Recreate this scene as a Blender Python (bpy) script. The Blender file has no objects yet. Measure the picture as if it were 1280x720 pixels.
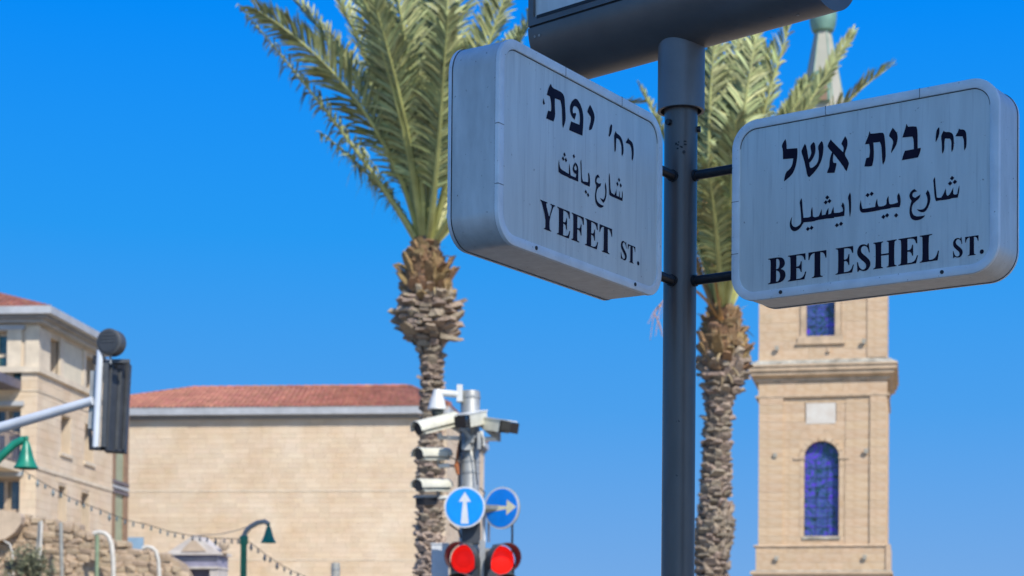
import bpy, bmesh, math, random
from mathutils import Vector, Matrix
random.seed(11)
R = math.radians
SC = bpy.context.scene
COL = SC.collection

# ---------------------------------------------------------------- camera
FPX, PITCH, ROLL, CY = 2300.2, 0.0227, 0.0091, 787.8      # in pixels of a 1280 px wide picture
CAM = Vector((0, 0, 1.6))
_f = Vector((0, math.cos(PITCH), math.sin(PITCH)))
_u0 = Vector((0, -math.sin(PITCH), math.cos(PITCH)))
_r = Vector((1, 0, 0)) * math.cos(ROLL) + _u0 * math.sin(ROLL)
_u = Vector((-1, 0, 0)) * math.sin(ROLL) + _u0 * math.cos(ROLL)
def at(px, py, Y):
    """world point seen at pixel (px,py) of the photograph at distance Y along the street"""
    d = _f * FPX + _r * (px - 640) + _u * (CY - py)
    return CAM + d * (Y / d.y)
cd = bpy.data.cameras.new('camera'); cam = bpy.data.objects.new('camera', cd); COL.objects.link(cam)
M_ = Matrix((( _r.x, _u.x, -_f.x, 0), (_r.y, _u.y, -_f.y, 0), (_r.z, _u.z, -_f.z, 1.6), (0, 0, 0, 1)))
cam.matrix_world = M_
cd.sensor_width = 36; cd.lens = FPX / 1280 * 36
cd.shift_y = (CY - 360) / 1280
cd.clip_start = 0.1; cd.clip_end = 4000
cd.dof.use_dof = True; cd.dof.focus_distance = 4.3; cd.dof.aperture_fstop = 7.6
SC.camera = cam

# ---------------------------------------------------------------- sky and sun
SUN_AZ, SUN_EL = 30, 44            # degrees right of straight behind the camera, above the horizon
sdir = Vector((math.sin(R(SUN_AZ)) * math.cos(R(SUN_EL)), -math.cos(R(SUN_AZ)) * math.cos(R(SUN_EL)), math.sin(R(SUN_EL))))
w = bpy.data.worlds.new("World"); SC.world = w; w.use_nodes = True
nt = w.node_tree; nt.nodes.clear()
sky = nt.nodes.new('ShaderNodeTexSky'); sky.sky_type = 'NISHITA'; sky.sun_disc = False
sky.sun_elevation = R(SUN_EL); sky.sun_rotation = math.atan2(sdir.x, sdir.y)
sky.altitude = 0; sky.air_density = 1.0; sky.dust_density = 0.3; sky.ozone_density = 3.0
hs = nt.nodes.new('ShaderNodeHueSaturation'); hs.inputs['Saturation'].default_value = 1.3; hs.inputs['Hue'].default_value = 0.5; hs.inputs['Value'].default_value = 1.3
bg = nt.nodes.new('ShaderNodeBackground'); bg.inputs[1].default_value = 0.12
out = nt.nodes.new('ShaderNodeOutputWorld')
# the air over the sea is clear down to the horizon: look the sky up a little higher than the view
stc = nt.nodes.new('ShaderNodeTexCoord'); smp = nt.nodes.new('ShaderNodeMapping'); smp.vector_type = 'POINT'
smp.inputs['Location'].default_value = (0, 0, 0.11); smp.inputs['Scale'].default_value = (1, 1, 1.0)
snm = nt.nodes.new('ShaderNodeVectorMath'); snm.operation = 'NORMALIZE'
nt.links.new(stc.outputs['Generated'], smp.inputs[0]); nt.links.new(smp.outputs[0], snm.inputs[0]); nt.links.new(snm.outputs[0], sky.inputs['Vector'])
nt.links.new(sky.outputs[0], hs.inputs['Color'])
# clear deep azure away from the sun: blend the physical sky into the colours it has over the sea
sep = nt.nodes.new('ShaderNodeSeparateXYZ'); nt.links.new(stc.outputs['Generated'], sep.inputs[0])
rmp = nt.nodes.new('ShaderNodeValToRGB'); nt.links.new(sep.outputs['Z'], rmp.inputs[0])
els = [(0.0, (.150, .300, .520)), (.06, (.112, .270, .545)), (.14, (.050, .240, .575)), (.23, (.014, .217, .605)), (.34, (.001, .176, .635)), (.6, (.0, .11, .50)), (1.0, (.0, .07, .36))]
rmp.color_ramp.elements[0].position = 0; rmp.color_ramp.elements[0].color = (*els[0][1], 1)
rmp.color_ramp.elements[1].position = 1; rmp.color_ramp.elements[1].color = (*els[-1][1], 1)
for p_, c_ in els[1:-1]: rmp.color_ramp.elements.new(p_).color = (*c_, 1)
scl = nt.nodes.new('ShaderNodeVectorMath'); scl.operation = 'SCALE'; scl.inputs['Scale'].default_value = 1.0 / 0.12 * (2 ** (0.55 - 0.32))
nt.links.new(rmp.outputs[0], scl.inputs[0])
fac = nt.nodes.new('ShaderNodeMapRange'); fac.interpolation_type = 'SMOOTHSTEP'
fac.inputs['From Min'].default_value = -0.75; fac.inputs['From Max'].default_value = 0.45; nt.links.new(sep.outputs['Y'], fac.inputs['Value'])
mxs = nt.nodes.new('ShaderNodeMix'); mxs.data_type = 'RGBA'
nt.links.new(fac.outputs[0], mxs.inputs[0]); nt.links.new(hs.outputs[0], mxs.inputs[6]); nt.links.new(scl.outputs[0], mxs.inputs[7])
nt.links.new(mxs.outputs[2], bg.inputs[0]); nt.links.new(bg.outputs[0], out.inputs[0])
sl = bpy.data.lights.new('sun', 'SUN'); sl.energy = 4.0; sl.angle = R(0.5); sl.color = (1.0, 0.93, 0.82)
so = bpy.data.objects.new('sun', sl); COL.objects.link(so); so.location = (0, 0, 50)
so.rotation_euler = sdir.to_track_quat('Z', 'Y').to_euler()
SC.view_settings.view_transform = 'Standard'; SC.view_settings.look = 'None'
SC.view_settings.exposure = 0.32; SC.view_settings.gamma = 1.0
SC.render.resolution_x = 1024; SC.render.resolution_y = 576
SC.render.engine = 'CYCLES'

# ---------------------------------------------------------------- materials
def mat(name, col, rough=0.7, metal=0.0, var=0.12, scale=6.0, bump=0.0, bscale=None, rnd=0.0, island=0.0,
        stretch=(1, 1, 1), second=None, secamt=0.5, emit=None, estr=0.0, sss=0.0, spec=0.5, coat=0.0):
    m = bpy.data.materials.new(name); m.use_nodes = True
    n = m.node_tree.nodes; l = m.node_tree.links
    b = n['Principled BSDF']
    b.inputs['Roughness'].default_value = rough; b.inputs['Metallic'].default_value = metal
    b.inputs['Specular IOR Level'].default_value = spec
    b.inputs['Coat Weight'].default_value = coat
    tc = n.new('ShaderNodeTexCoord'); mp = n.new('ShaderNodeMapping'); mp.inputs['Scale'].default_value = stretch
    l.new(tc.outputs['Object'], mp.inputs[0])
    nz = n.new('ShaderNodeTexNoise'); nz.inputs['Scale'].default_value = scale; nz.inputs['Detail'].default_value = 6
    nz.inputs['Roughness'].default_value = 0.62
    l.new(mp.outputs[0], nz.inputs['Vector'])
    ramp = n.new('ShaderNodeValToRGB')
    c = Vector(col)
    d = second if second else tuple(max(0, x * (1 - var * 2.2)) for x in c)
    ramp.color_ramp.elements[0].position = 0.33; ramp.color_ramp.elements[1].position = 0.67
    a0 = tuple(x * (1 - secamt) + y * secamt for x, y in zip(c, d)) if second else d
    ramp.color_ramp.elements[0].color = (*a0, 1)
    ramp.color_ramp.elements[1].color = (*[min(1, x * (1 + var)) for x in c], 1)
    l.new(nz.outputs[0], ramp.inputs[0])
    src = ramp.outputs[0]
    if rnd or island:
        h = n.new('ShaderNodeHueSaturation')
        if island:
            g = n.new('ShaderNodeNewGeometry'); rs = g.outputs['Random Per Island']; amt = island
        else:
            g = n.new('ShaderNodeObjectInfo'); rs = g.outputs['Random']; amt = rnd
        mr = n.new('ShaderNodeMapRange'); mr.inputs['To Min'].default_value = 1 - amt; mr.inputs['To Max'].default_value = 1 + amt
        l.new(rs, mr.inputs['Value']); l.new(mr.outputs[0], h.inputs['Value'])
        wn = n.new('ShaderNodeTexWhiteNoise'); wn.noise_dimensions = '1D'; l.new(rs, wn.inputs['W'])
        m2 = n.new('ShaderNodeMapRange'); m2.inputs['To Min'].default_value = 0.5 - amt * 0.06; m2.inputs['To Max'].default_value = 0.5 + amt * 0.06
        l.new(wn.outputs['Value'], m2.inputs['Value']); l.new(m2.outputs[0], h.inputs['Hue'])
        l.new(src, h.inputs['Color']); src = h.outputs[0]
    l.new(src, b.inputs['Base Color'])
    if bump:
        bz = n.new('ShaderNodeTexNoise'); bz.inputs['Scale'].default_value = bscale or scale * 4; bz.inputs['Detail'].default_value = 5
        l.new(tc.outputs['Object'], bz.inputs['Vector'])
        bp = n.new('ShaderNodeBump'); bp.inputs['Strength'].default_value = bump; bp.inputs['Distance'].default_value = 0.02
        l.new(bz.outputs[0], bp.inputs['Height']); l.new(bp.outputs[0], b.inputs['Normal'])
    if emit:
        b.inputs['Emission Color'].default_value = (*emit, 1); b.inputs['Emission Strength'].default_value = estr
    if sss:
        pass
    return m
def add_speck(m, scale=60, thr=0.72, col=(0.05, 0.04, 0.035), stretch=(1, 1, 1), amt=0.8, wide=0.06):
    """dirt specks or streaks over the base colour"""
    n = m.node_tree.nodes; l = m.node_tree.links; b = n['Principled BSDF']
    old = b.inputs['Base Color'].links[0].from_socket
    tc = n.new('ShaderNodeTexCoord'); mp = n.new('ShaderNodeMapping'); mp.inputs['Scale'].default_value = stretch
    mp.inputs['Location'].default_value = (3.7, 1.3, 5.1)
    l.new(tc.outputs['Object'], mp.inputs[0])
    nz = n.new('ShaderNodeTexNoise'); nz.inputs['Scale'].default_value = scale; nz.inputs['Detail'].default_value = 4
    l.new(mp.outputs[0], nz.inputs['Vector'])
    mr = n.new('ShaderNodeMapRange'); mr.inputs['From Min'].default_value = thr; mr.inputs['From Max'].default_value = thr + wide
    mr.inputs['To Max'].default_value = amt; l.new(nz.outputs[0], mr.inputs['Value'])
    mx = n.new('ShaderNodeMixRGB'); mx.inputs[2].default_value = (*col, 1)
    l.new(mr.outputs[0], mx.inputs[0]); l.new(old, mx.inputs[1]); l.new(mx.outputs[0], b.inputs['Base Color'])
    return m
MT = {}
MT['panel'] = add_speck(add_speck(mat('panel_acrylic', (0.655, 0.69, 0.665), 0.34, var=0.05, scale=5, stretch=(6, 6, 0.6)),
              scale=14, thr=0.56, col=(0.38, 0.40, 0.40), stretch=(9, 9, 0.35), amt=0.38, wide=0.16), scale=110, thr=0.71, amt=0.55, wide=0.04)
MT['housing'] = add_speck(add_speck(mat('housing_aluminium', (0.60, 0.615, 0.60), 0.40, 0.1, var=0.07, scale=9, stretch=(3, 3, 0.7), bump=0.04, bscale=90),
              scale=120, thr=0.70, col=(0.04, 0.035, 0.03), amt=0.8, wide=0.03), scale=10, thr=0.58, col=(0.3, 0.29, 0.27), amt=0.2, wide=0.2)
MT['rim'] = add_speck(mat('rim_aluminium', (0.76, 0.80, 0.82), 0.4, 0.05, var=0.06, scale=14, bump=0.03, bscale=80),
              scale=150, thr=0.70, col=(0.06, 0.05, 0.045), amt=0.7, wide=0.04)
MT['sleeve'] = mat('painted_sleeve', (0.17, 0.17, 0.175), 0.42, 0.15, var=0.08, scale=5)
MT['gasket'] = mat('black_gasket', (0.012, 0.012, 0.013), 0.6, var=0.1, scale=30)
MT['ink'] = mat('navy_lettering', (0.014, 0.010, 0.026), 0.6, var=0.1, scale=30, spec=0.12)
MT['post'] = add_speck(mat('painted_post', (0.125, 0.108, 0.10), 0.36, 0.25, var=0.08, scale=7, stretch=(2, 2, 0.5), bump=0.03, bscale=60),
              scale=60, thr=0.72, col=(0.02, 0.018, 0.016), amt=0.7, wide=0.03)
MT['tube'] = add_speck(mat('painted_tube', (0.135, 0.13, 0.125), 0.4, 0.2, var=0.08, scale=5, bump=0.03, bscale=50),
              scale=70, thr=0.73, col=(0.02, 0.018, 0.016), amt=0.6, wide=0.03)
MT['dark_metal'] = mat('dark_metal', (0.03, 0.03, 0.034), 0.45, 0.3, var=0.15, scale=20)
MT['stone_tower'] = mat('tower_limestone', (0.56, 0.432, 0.295), 0.9, var=0.09, scale=2.2, bump=0.5, bscale=9, rnd=0.055, second=(0.50, 0.31, 0.16), secamt=0.6)
MT['stone_core'] = mat('limestone_mortar', (0.50, 0.37, 0.24), 0.95, var=0.12, scale=3, bump=0.3, bscale=12)
MT['stone_trim'] = mat('limestone_trim', (0.56, 0.42, 0.28), 0.88, var=0.12, scale=2.6, bump=0.35, bscale=10)
MT['lead'] = mat('pale_lead_flashing', (0.42, 0.40, 0.33), 0.7, var=0.25, scale=3)
MT['plaque'] = mat('white_marble', (0.62, 0.59, 0.52), 0.5, var=0.08, scale=3, second=(0.55, 0.42, 0.3), secamt=0.35)
MT['house_stone'] = mat('house_limestone', (0.665, 0.555, 0.42), 0.92, var=0.06, scale=0.55, bump=0.25, bscale=7, island=0.055, second=(0.60, 0.43, 0.26), secamt=0.72)
MT['house_core'] = mat('house_mortar', (0.60, 0.49, 0.36), 0.95, var=0.08, scale=1.2)
MT['house_trim'] = mat('house_trim_stone', (0.68, 0.58, 0.44), 0.9, var=0.08, scale=2)
MT['house_render'] = mat('cream_render', (0.66, 0.59, 0.45), 0.92, var=0.05, scale=2)
MT['eave'] = mat('grey_eave', (0.42, 0.44, 0.46), 0.6, var=0.08, scale=2)
MT['soffit'] = mat('soffit_board', (0.28, 0.28, 0.28), 0.8, var=0.08, scale=2)
MT['roof_tile'] = mat('terracotta_tile', (0.40, 0.165, 0.11), 0.88, var=0.16, scale=1.4, bump=0.2, bscale=12, island=0.18)
MT['teal_glass'] = mat('teal_glass', (0.03, 0.11, 0.12), 0.12, var=0.3, scale=1.5, spec=0.8)
MT['dark_glass'] = mat('dark_glass', (0.03, 0.035, 0.045), 0.12, var=0.3, scale=1.5, spec=0.8)
MT['wood'] = mat('brown_frame', (0.30, 0.19, 0.12), 0.7, var=0.12, scale=5)
MT['tan_frame'] = mat('tan_frame', (0.50, 0.38, 0.27), 0.7, var=0.1, scale=5)
MT['sage'] = mat('sage_panel', (0.33, 0.37, 0.25), 0.5, var=0.08, scale=2)
MT['rail'] = mat('grey_rail', (0.16, 0.15, 0.19), 0.5, 0.3, var=0.1, scale=5)
MT['rubble'] = mat('rubble_stone', (0.43, 0.335, 0.245), 0.95, var=0.14, scale=3.0, bump=0.8, bscale=11, rnd=0.12, second=(0.36, 0.25, 0.14), secamt=0.6)
MT['rubble_core'] = mat('rubble_earth', (0.40, 0.305, 0.21), 0.97, var=0.2, scale=3, bump=1.0, bscale=14, second=(0.27, 0.20, 0.13), secamt=0.6)
MT['plaster'] = mat('old_plaster', (0.55, 0.43, 0.31), 0.93, var=0.1, scale=2, bump=0.2, bscale=9)
MT['gate_stone'] = mat('pale_marble', (0.56, 0.52, 0.47), 0.75, var=0.1, scale=3, second=(0.4, 0.33, 0.28), secamt=0.5)
MT['gate_blue'] = mat('lavender_frieze', (0.30, 0.29, 0.38), 0.8, var=0.12, scale=3)
MT['verdigris'] = mat('verdigris_copper', (0.17, 0.31, 0.245), 0.55, 0.1, var=0.2, scale=2.2, second=(0.10, 0.20, 0.16), secamt=0.8)
MT['spire'] = mat('weathered_copper_sheet', (0.40, 0.37, 0.30), 0.6, 0.05, var=0.15, scale=1.4, second=(0.34, 0.36, 0.28), secamt=0.6)
MT['frond'] = mat('frond_leaf', (0.36, 0.395, 0.17), 0.55, var=0.22, scale=2.0, island=0.45, spec=0.35)
MT['frond_dry'] = mat('dry_leaf', (0.36, 0.27, 0.15), 0.75, var=0.2, scale=2.0, island=0.25)
MT['rachis'] = mat('leaf_stalk', (0.46, 0.47, 0.17), 0.45, var=0.15, scale=3)
MT['boot'] = mat('leaf_base_fibre', (0.44, 0.345, 0.26), 0.95, var=0.2, scale=9, bump=0.9, bscale=30, rnd=0.3)
MT['boot_new'] = mat('fresh_leaf_base', (0.44, 0.28, 0.14), 0.92, var=0.28, scale=9, bump=0.9, bscale=30, rnd=0.3)
MT['bark'] = mat('palm_bark', (0.19, 0.14, 0.10), 0.97, var=0.3, scale=7, bump=1.0, bscale=22)
MT['fruit_stalk'] = mat('orange_stalk', (0.50, 0.24, 0.07), 0.7, var=0.15, scale=6)
MT['white_cam'] = mat('white_housing', (0.66, 0.67, 0.64), 0.35, var=0.05, scale=6)
MT['cream_cam'] = mat('cream_housing', (0.66, 0.65, 0.54), 0.45, var=0.07, scale=8)
MT['cam_black'] = mat('lens_black', (0.012, 0.012, 0.016), 0.2, var=0.1, scale=20, spec=0.8)
MT['smoke'] = mat('smoked_dome', (0.03, 0.05, 0.055), 0.12, var=0.1, scale=8, spec=0.8)
MT['galv'] = mat('galvanised_steel', (0.36, 0.37, 0.36), 0.5, 0.35, var=0.12, scale=9, stretch=(1, 1, 0.6))
MT['galv_light'] = mat('light_steel', (0.66, 0.70, 0.74), 0.4, 0.1, var=0.06, scale=4)
MT['rust'] = mat('rusty_cable', (0.42, 0.14, 0.05), 0.85, var=0.3, scale=20)
MT['tl_body'] = mat('signal_housing', (0.045, 0.05, 0.058), 0.5, var=0.12, scale=8)
MT['tl_visor'] = mat('signal_visor', (0.07, 0.075, 0.08), 0.45, var=0.12, scale=8)
MT['red_lens'] = mat('red_lens', (0.75, 0.015, 0.01), 0.3, var=0.12, scale=12, emit=(1.0, 0.012, 0.01), estr=0.75, spec=0.1)
MT['dark_lens'] = mat('unlit_lens', (0.04, 0.03, 0.02), 0.2, var=0.1, scale=8)
MT['sign_blue'] = mat('sign_blue', (0.0, 0.27, 0.76), 0.35, var=0.05, scale=8)
MT['sign_deep'] = mat('sign_deep_blue', (0.0, 0.24, 0.85), 0.35, var=0.05, scale=8)
MT['sign_white'] = mat('sign_white', (0.62, 0.65, 0.68), 0.4, var=0.04, scale=8)
MT['sign_cream'] = mat('sign_cream', (0.80, 0.74, 0.50), 0.4, var=0.06, scale=8)
MT['green'] = mat('green_enamel', (0.015, 0.23, 0.145), 0.35, var=0.12, scale=6)
MT['pipe_white'] = mat('white_pipe', (0.60, 0.57, 0.50), 0.5, var=0.08, scale=6)
MT['pipe_green'] = mat('green_pipe', (0.22, 0.29, 0.18), 0.6, var=0.1, scale=6)
MT['pipe_grey'] = mat('grey_pipe', (0.32, 0.32, 0.29), 0.6, var=0.1, scale=6)
MT['pale_blue'] = mat('pale_blue_board', (0.24, 0.36, 0.46), 0.6, var=0.06, scale=4)
MT['shrub'] = mat('shrub_leaf', (0.16, 0.17, 0.10), 0.8, var=0.2, scale=5, island=0.4)
MT['bulb'] = mat('lamp_glass', (0.10, 0.16, 0.18), 0.2, var=0.1, scale=20)
MT['asphalt'] = mat('asphalt', (0.05, 0.05, 0.052), 0.9, var=0.15, scale=8, bump=0.3, bscale=80)
MT['paving'] = mat('pale_paving', (0.36, 0.28, 0.18), 0.9, var=0.1, scale=1.5, bump=0.2, bscale=20)
MT['road_paint'] = mat('road_paint', (0.7, 0.7, 0.68), 0.7, var=0.06, scale=5)

def led_dots(m):
    """fine grid of bright points behind the tinted lens"""
    n = m.node_tree.nodes; l = m.node_tree.links; b = n['Principled BSDF']
    tc = n.new('ShaderNodeTexCoord'); v = n.new('ShaderNodeTexVoronoi'); v.inputs['Scale'].default_value = 48; v.inputs['Randomness'].default_value = 0.25
    l.new(tc.outputs['Object'], v.inputs['Vector']); mr = n.new('ShaderNodeMapRange'); mr.inputs['From Max'].default_value = 0.6
    mr.inputs['To Min'].default_value = 1.0; mr.inputs['To Max'].default_value = 0.42
    l.new(v.outputs['Distance'], mr.inputs['Value']); l.new(mr.outputs[0], b.inputs['Emission Strength'])
led_dots(MT['red_lens'])
def glassmat():
    m = bpy.data.materials.new('stained_glass'); m.use_nodes = True
    n = m.node_tree.nodes; l = m.node_tree.links; b = n['Principled BSDF']
    oi = n.new('ShaderNodeObjectInfo'); tc = n.new('ShaderNodeTexCoord')
    nz = n.new('ShaderNodeTexNoise'); nz.inputs['Scale'].default_value = 2.6; nz.inputs['Detail'].default_value = 5; nz.inputs['Distortion'].default_value = 2.2
    l.new(tc.outputs['Object'], nz.inputs['Vector'])
    ma = n.new('ShaderNodeMath'); ma.operation = 'MULTIPLY_ADD'; ma.inputs[1].default_value = 0.14
    l.new(oi.outputs['Random'], ma.inputs[0]); l.new(nz.outputs[0], ma.inputs[2])
    r = n.new('ShaderNodeValToRGB'); cr = r.color_ramp
    cr.elements[0].position = 0.38; cr.elements[0].color = (0.012, 0.014, 0.035, 1)
    cr.elements[1].position = 0.86; cr.elements[1].color = (0.15, 0.07, 0.62, 1)
    for p, c in ((0.46, (0.02, 0.09, 0.12, 1)), (0.53, (0.045, 0.045, 0.30, 1)), (0.60, (0.055, 0.12, 0.22, 1)), (0.68, (0.075, 0.035, 0.52, 1))):
        e = cr.elements.new(p); e.color = c
    l.new(ma.outputs[0], r.inputs[0]); l.new(r.outputs[0], b.inputs['Base Color'])
    b.inputs['Roughness'].default_value = 0.25
    return m
MT['stained'] = glassmat()

# ---------------------------------------------------------------- object helpers
def tag(o, label=None, cat=None, group=None, kind=None):
    if label: o['label'] = label
    if cat: o['category'] = cat
    if group: o['group'] = group
    if kind: o['kind'] = kind
    return o
def empty(name, loc=(0, 0, 0), rz=0.0, label=None, cat=None, group=None):
    o = bpy.data.objects.new(name, None); o.empty_display_size = 0.2
    o.location = loc; o.rotation_euler = (0, 0, rz); COL.objects.link(o)
    tag(o, label, cat, group); return o
def link(name, me, parent=None, m=None):
    o = bpy.data.objects.new(name, me); COL.objects.link(o)
    if m is not None and not me.materials: me.materials.append(MT[m])
    if parent is not None: o.parent = parent
    return o
def mset(parent):
    """world -> parent local, for parts written in world coordinates"""
    return (Matrix.Translation(parent.location) @ parent.rotation_euler.to_matrix().to_4x4()).inverted()
class MB:
    def __init__(s, T=None): s.v = []; s.f = []; s.T = T
    def add(s, vs, fs):
        k = len(s.v); s.v += [Vector(v) for v in vs]; s.f += [tuple(i + k for i in f) for f in fs]; return s
    def box(s, x0, x1, y0, y1, z0, z1):
        return s.add([(x0,y0,z0),(x1,y0,z0),(x1,y1,z0),(x0,y1,z0),(x0,y0,z1),(x1,y0,z1),(x1,y1,z1),(x0,y1,z1)],
            [(3,2,1,0),(4,5,6,7),(0,1,5,4),(1,2,6,5),(2,3,7,6),(3,0,4,7)])
    def beam(s, A, B, w, h, up=(0, 0, 1), taper=1.0):
        A = Vector(A); B = Vector(B); d = (B - A).normalized(); up = Vector(up)
        sd = d.cross(up)
        if sd.length < 1e-4: sd = d.cross(Vector((1, 0, 0)))
        sd.normalize(); u = sd.cross(d)
        vs = []
        for P, k in ((A, 1), (B, taper)):
            for a, b in ((-1,-1),(1,-1),(1,1),(-1,1)): vs.append(P + sd * a * w * k / 2 + u * b * h * k / 2)
        return s.add(vs, [(0,1,2,3),(7,6,5,4),(0,4,5,1),(1,5,6,2),(2,6,7,3),(3,7,4,0)])
    def tube(s, pts, r, n=12, cap=True, r2=None):
        pts = [Vector(p) for p in pts]; N = len(pts)
        rs = r if isinstance(r, (list, tuple)) else [r] * N
        k = len(s.v); prev = None
        for i, p in enumerate(pts):
            t = (pts[min(i + 1, N - 1)] - pts[max(i - 1, 0)]).normalized()
            if prev is None:
                a = t.cross(Vector((0, 0, 1)))
                if a.length < 0.05: a = t.cross(Vector((1, 0, 0)))
            else: a = prev - t * prev.dot(t)
            a.normalize(); prev = a; b = t.cross(a)
            for j in range(n):
                th = 2 * math.pi * j / n
                s.v.append(p + a * math.cos(th) * rs[i] + b * math.sin(th) * rs[i])
        for i in range(N - 1):
            for j in range(n):
                s.f.append((k + i*n + j, k + i*n + (j+1) % n, k + (i+1)*n + (j+1) % n, k + (i+1)*n + j))
        if cap:
            s.f.append(tuple(k + j for j in reversed(range(n)))); s.f.append(tuple(k + (N-1)*n + j for j in range(n)))
        return s
    def lathe(s, prof, c=(0, 0, 0), n=20, close=True):
        k = len(s.v); c = Vector(c)
        for r, z in prof:
            for j in range(n):
                th = 2 * math.pi * j / n; s.v.append(c + Vector((r * math.cos(th), r * math.sin(th), z)))
        for i in range(len(prof) - 1):
            for j in range(n): s.f.append((k + i*n + j, k + i*n + (j+1) % n, k + (i+1)*n + (j+1) % n, k + (i+1)*n + j))
        if close:
            s.f.append(tuple(k + j for j in reversed(range(n)))); s.f.append(tuple(k + (len(prof)-1)*n + j for j in range(n)))
        return s
    def prism(s, poly, y0, y1):
        """polygon in x,z extruded along y"""
        n = len(poly); k = len(s.v)
        s.v += [Vector((x, y0, z)) for x, z in poly] + [Vector((x, y1, z)) for x, z in poly]
        s.f.append(tuple(k + i for i in range(n))); s.f.append(tuple(k + n + i for i in reversed(range(n))))
        for i in range(n): s.f.append((k + (i+1) % n, k + i, k + n + i, k + n + (i+1) % n))
        return s
    def build(s, name, m, parent=None, smooth=False, world=False, fix=True):
        vs = s.v
        if world and parent is not None:
            T = mset(parent); vs = [T @ v for v in vs]
        me = bpy.data.meshes.new(name); me.from_pydata([tuple(v) for v in vs], [], s.f); me.validate()
        if fix:
            bm = bmesh.new(); bm.from_mesh(me); bmesh.ops.recalc_face_normals(bm, faces=bm.faces)
            if any(len(f.verts) > 4 for f in bm.faces): bmesh.ops.triangulate(bm, faces=[f for f in bm.faces if len(f.verts) > 4])
            bm.to_mesh(me); bm.free()
        me.materials.append(MT[m] if isinstance(m, str) else m)
        if smooth:
            me.polygons.foreach_set('use_smooth', [True] * len(me.polygons))
            try: me.set_sharp_from_angle(angle=R(38))
            except Exception: pass
        return link(name, me, parent)
def copy_tree(o, parent=None):
    c = o.copy(); COL.objects.link(c); c.parent = parent
    for ch in list(o.children): copy_tree(ch, c)
    return c

# ---------------------------------------------------------------- ground, road
g = MB().add([(-600,-300,0),(600,-300,0),(600,1500,0),(-600,1500,0)], [(0,1,2,3)]).build('ground', 'paving', fix=False); tag(g, kind='structure')
rd = MB().add([(-13,-60,0.004),(-1.3,-60,0.004),(-1.3,32,0.004),(-13,32,0.004)], [(0,1,2,3)]).build('road', 'asphalt', fix=False); tag(rd, kind='structure')
k = MB(); k.box(-1.3, -1.05, -60, 32, -0.05, 0.13); k.box(-13.25, -13, -60, 32, -0.05, 0.13)
tag(k.build('kerb', 'gate_stone'), kind='structure')
k = MB()
for i in range(14): k.add([(-7.2,-50+i*6,0.008),(-7.07,-50+i*6,0.008),(-7.07,-47+i*6,0.008),(-7.2,-47+i*6,0.008)], [(0,1,2,3)])
tag(k.build('road_marking', 'road_paint', fix=False), kind='structure')

# ---------------------------------------------------------------- sign post
PX, PY = at(850.5, 250, 4.5).x, 4.5
def zat(py, Y, px=850): return at(px, py, Y).z
CZ = zat(36, 4.685, 658)                         # axis height of the top box's round underside
CR = 0.115
post = empty('sign_post', (PX, PY, 0), 0, 'dark grey round steel post with a wide sleeve carrying three street name boxes', 'post')
post_r = 0.0406
b = MB(); b.lathe([(post_r, 0), (post_r, CZ - 0.09)], n=40); b.build('pole', 'post', post, smooth=True)
b = MB(); zs = zat(139.5, 4.5)
b.lathe([(0.0505, zs + 0.10), (0.0505, zs), (0.0577, zs), (0.0577, CZ - 0.06)], n=48, close=False); b.build('sleeve', 'sleeve', post, smooth=True)
b = MB(); b.lathe([(0.051, zs + 0.09), (0.039, zs + 0.09)], n=32, close=False); b.build('sleeve_plug', 'gasket', post)
b = MB(); b.lathe([(0.09, 0), (0.09, 0.012), (0.043, 0.02), (0.043, 0.10)], n=24); b.build('base_plate', 'dark_metal', post)
YA, YB = 0.9927, -0.6223
uA = Vector((math.cos(YA), math.sin(YA), 0)); uB = Vector((math.cos(YB), math.sin(YB), 0))
for uu, sgn, Ls in ((uA, -1, 0.135), (uB, 1, 0.165)):
    for py in ((219, 350) if sgn < 0 else (217, 349)):
        z = zat(py, 4.46)
        a = Vector((0, 0, z)) + uu * sgn * 0.03; e = Vector((0, 0, z)) + uu * sgn * Ls
        b = MB(); b.tube([a, e], 0.0115, n=16); b.build('bracket_bar', 'dark_metal', post, smooth=True)
        b = MB(); b.tube([Vector((0,0,z)) + uu*sgn*0.036, Vector((0,0,z)) + uu*sgn*0.046], 0.0145, n=16); b.build('weld_collar', 'dark_metal', post, smooth=True)
for (px, py, dx) in ((833.5, 151, -1), (872, 157, 1), (848, 190, 0)):
    z = zat(py, 4.46)
    d = Vector((-0.75, -0.66, 0)) if dx < 0 else (Vector((0.97, -0.24, 0)) if dx > 0 else Vector((0.1, -0.99, 0)))
    b = MB(); b.tube([d * 0.036 + Vector((0,0,z)), d * (0.0485 if dx else 0.0425) + Vector((0,0,z))], 0.0075 if dx else 0.004, n=10)
    b.build('bolt', 'dark_metal', post, smooth=True)

# worn sticker residue on the pole, facing the viewer
for q_ in range(9):
    z = zat(random.uniform(176, 192), 4.46); a_ = R(-96 + random.uniform(-16, 16)); s_ = random.uniform(.0012, .0035)
    c_ = Vector((math.cos(a_), math.sin(a_), 0)) * (post_r + .0002) + Vector((0, 0, z)); tt = Vector((-math.sin(a_), math.cos(a_), 0))
    b = MB(); b.beam(c_ - tt * s_, c_ + tt * s_, random.uniform(.0006, .002), random.uniform(.001, .004)); b.build('paint_chip', 'gasket', post)

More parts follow.
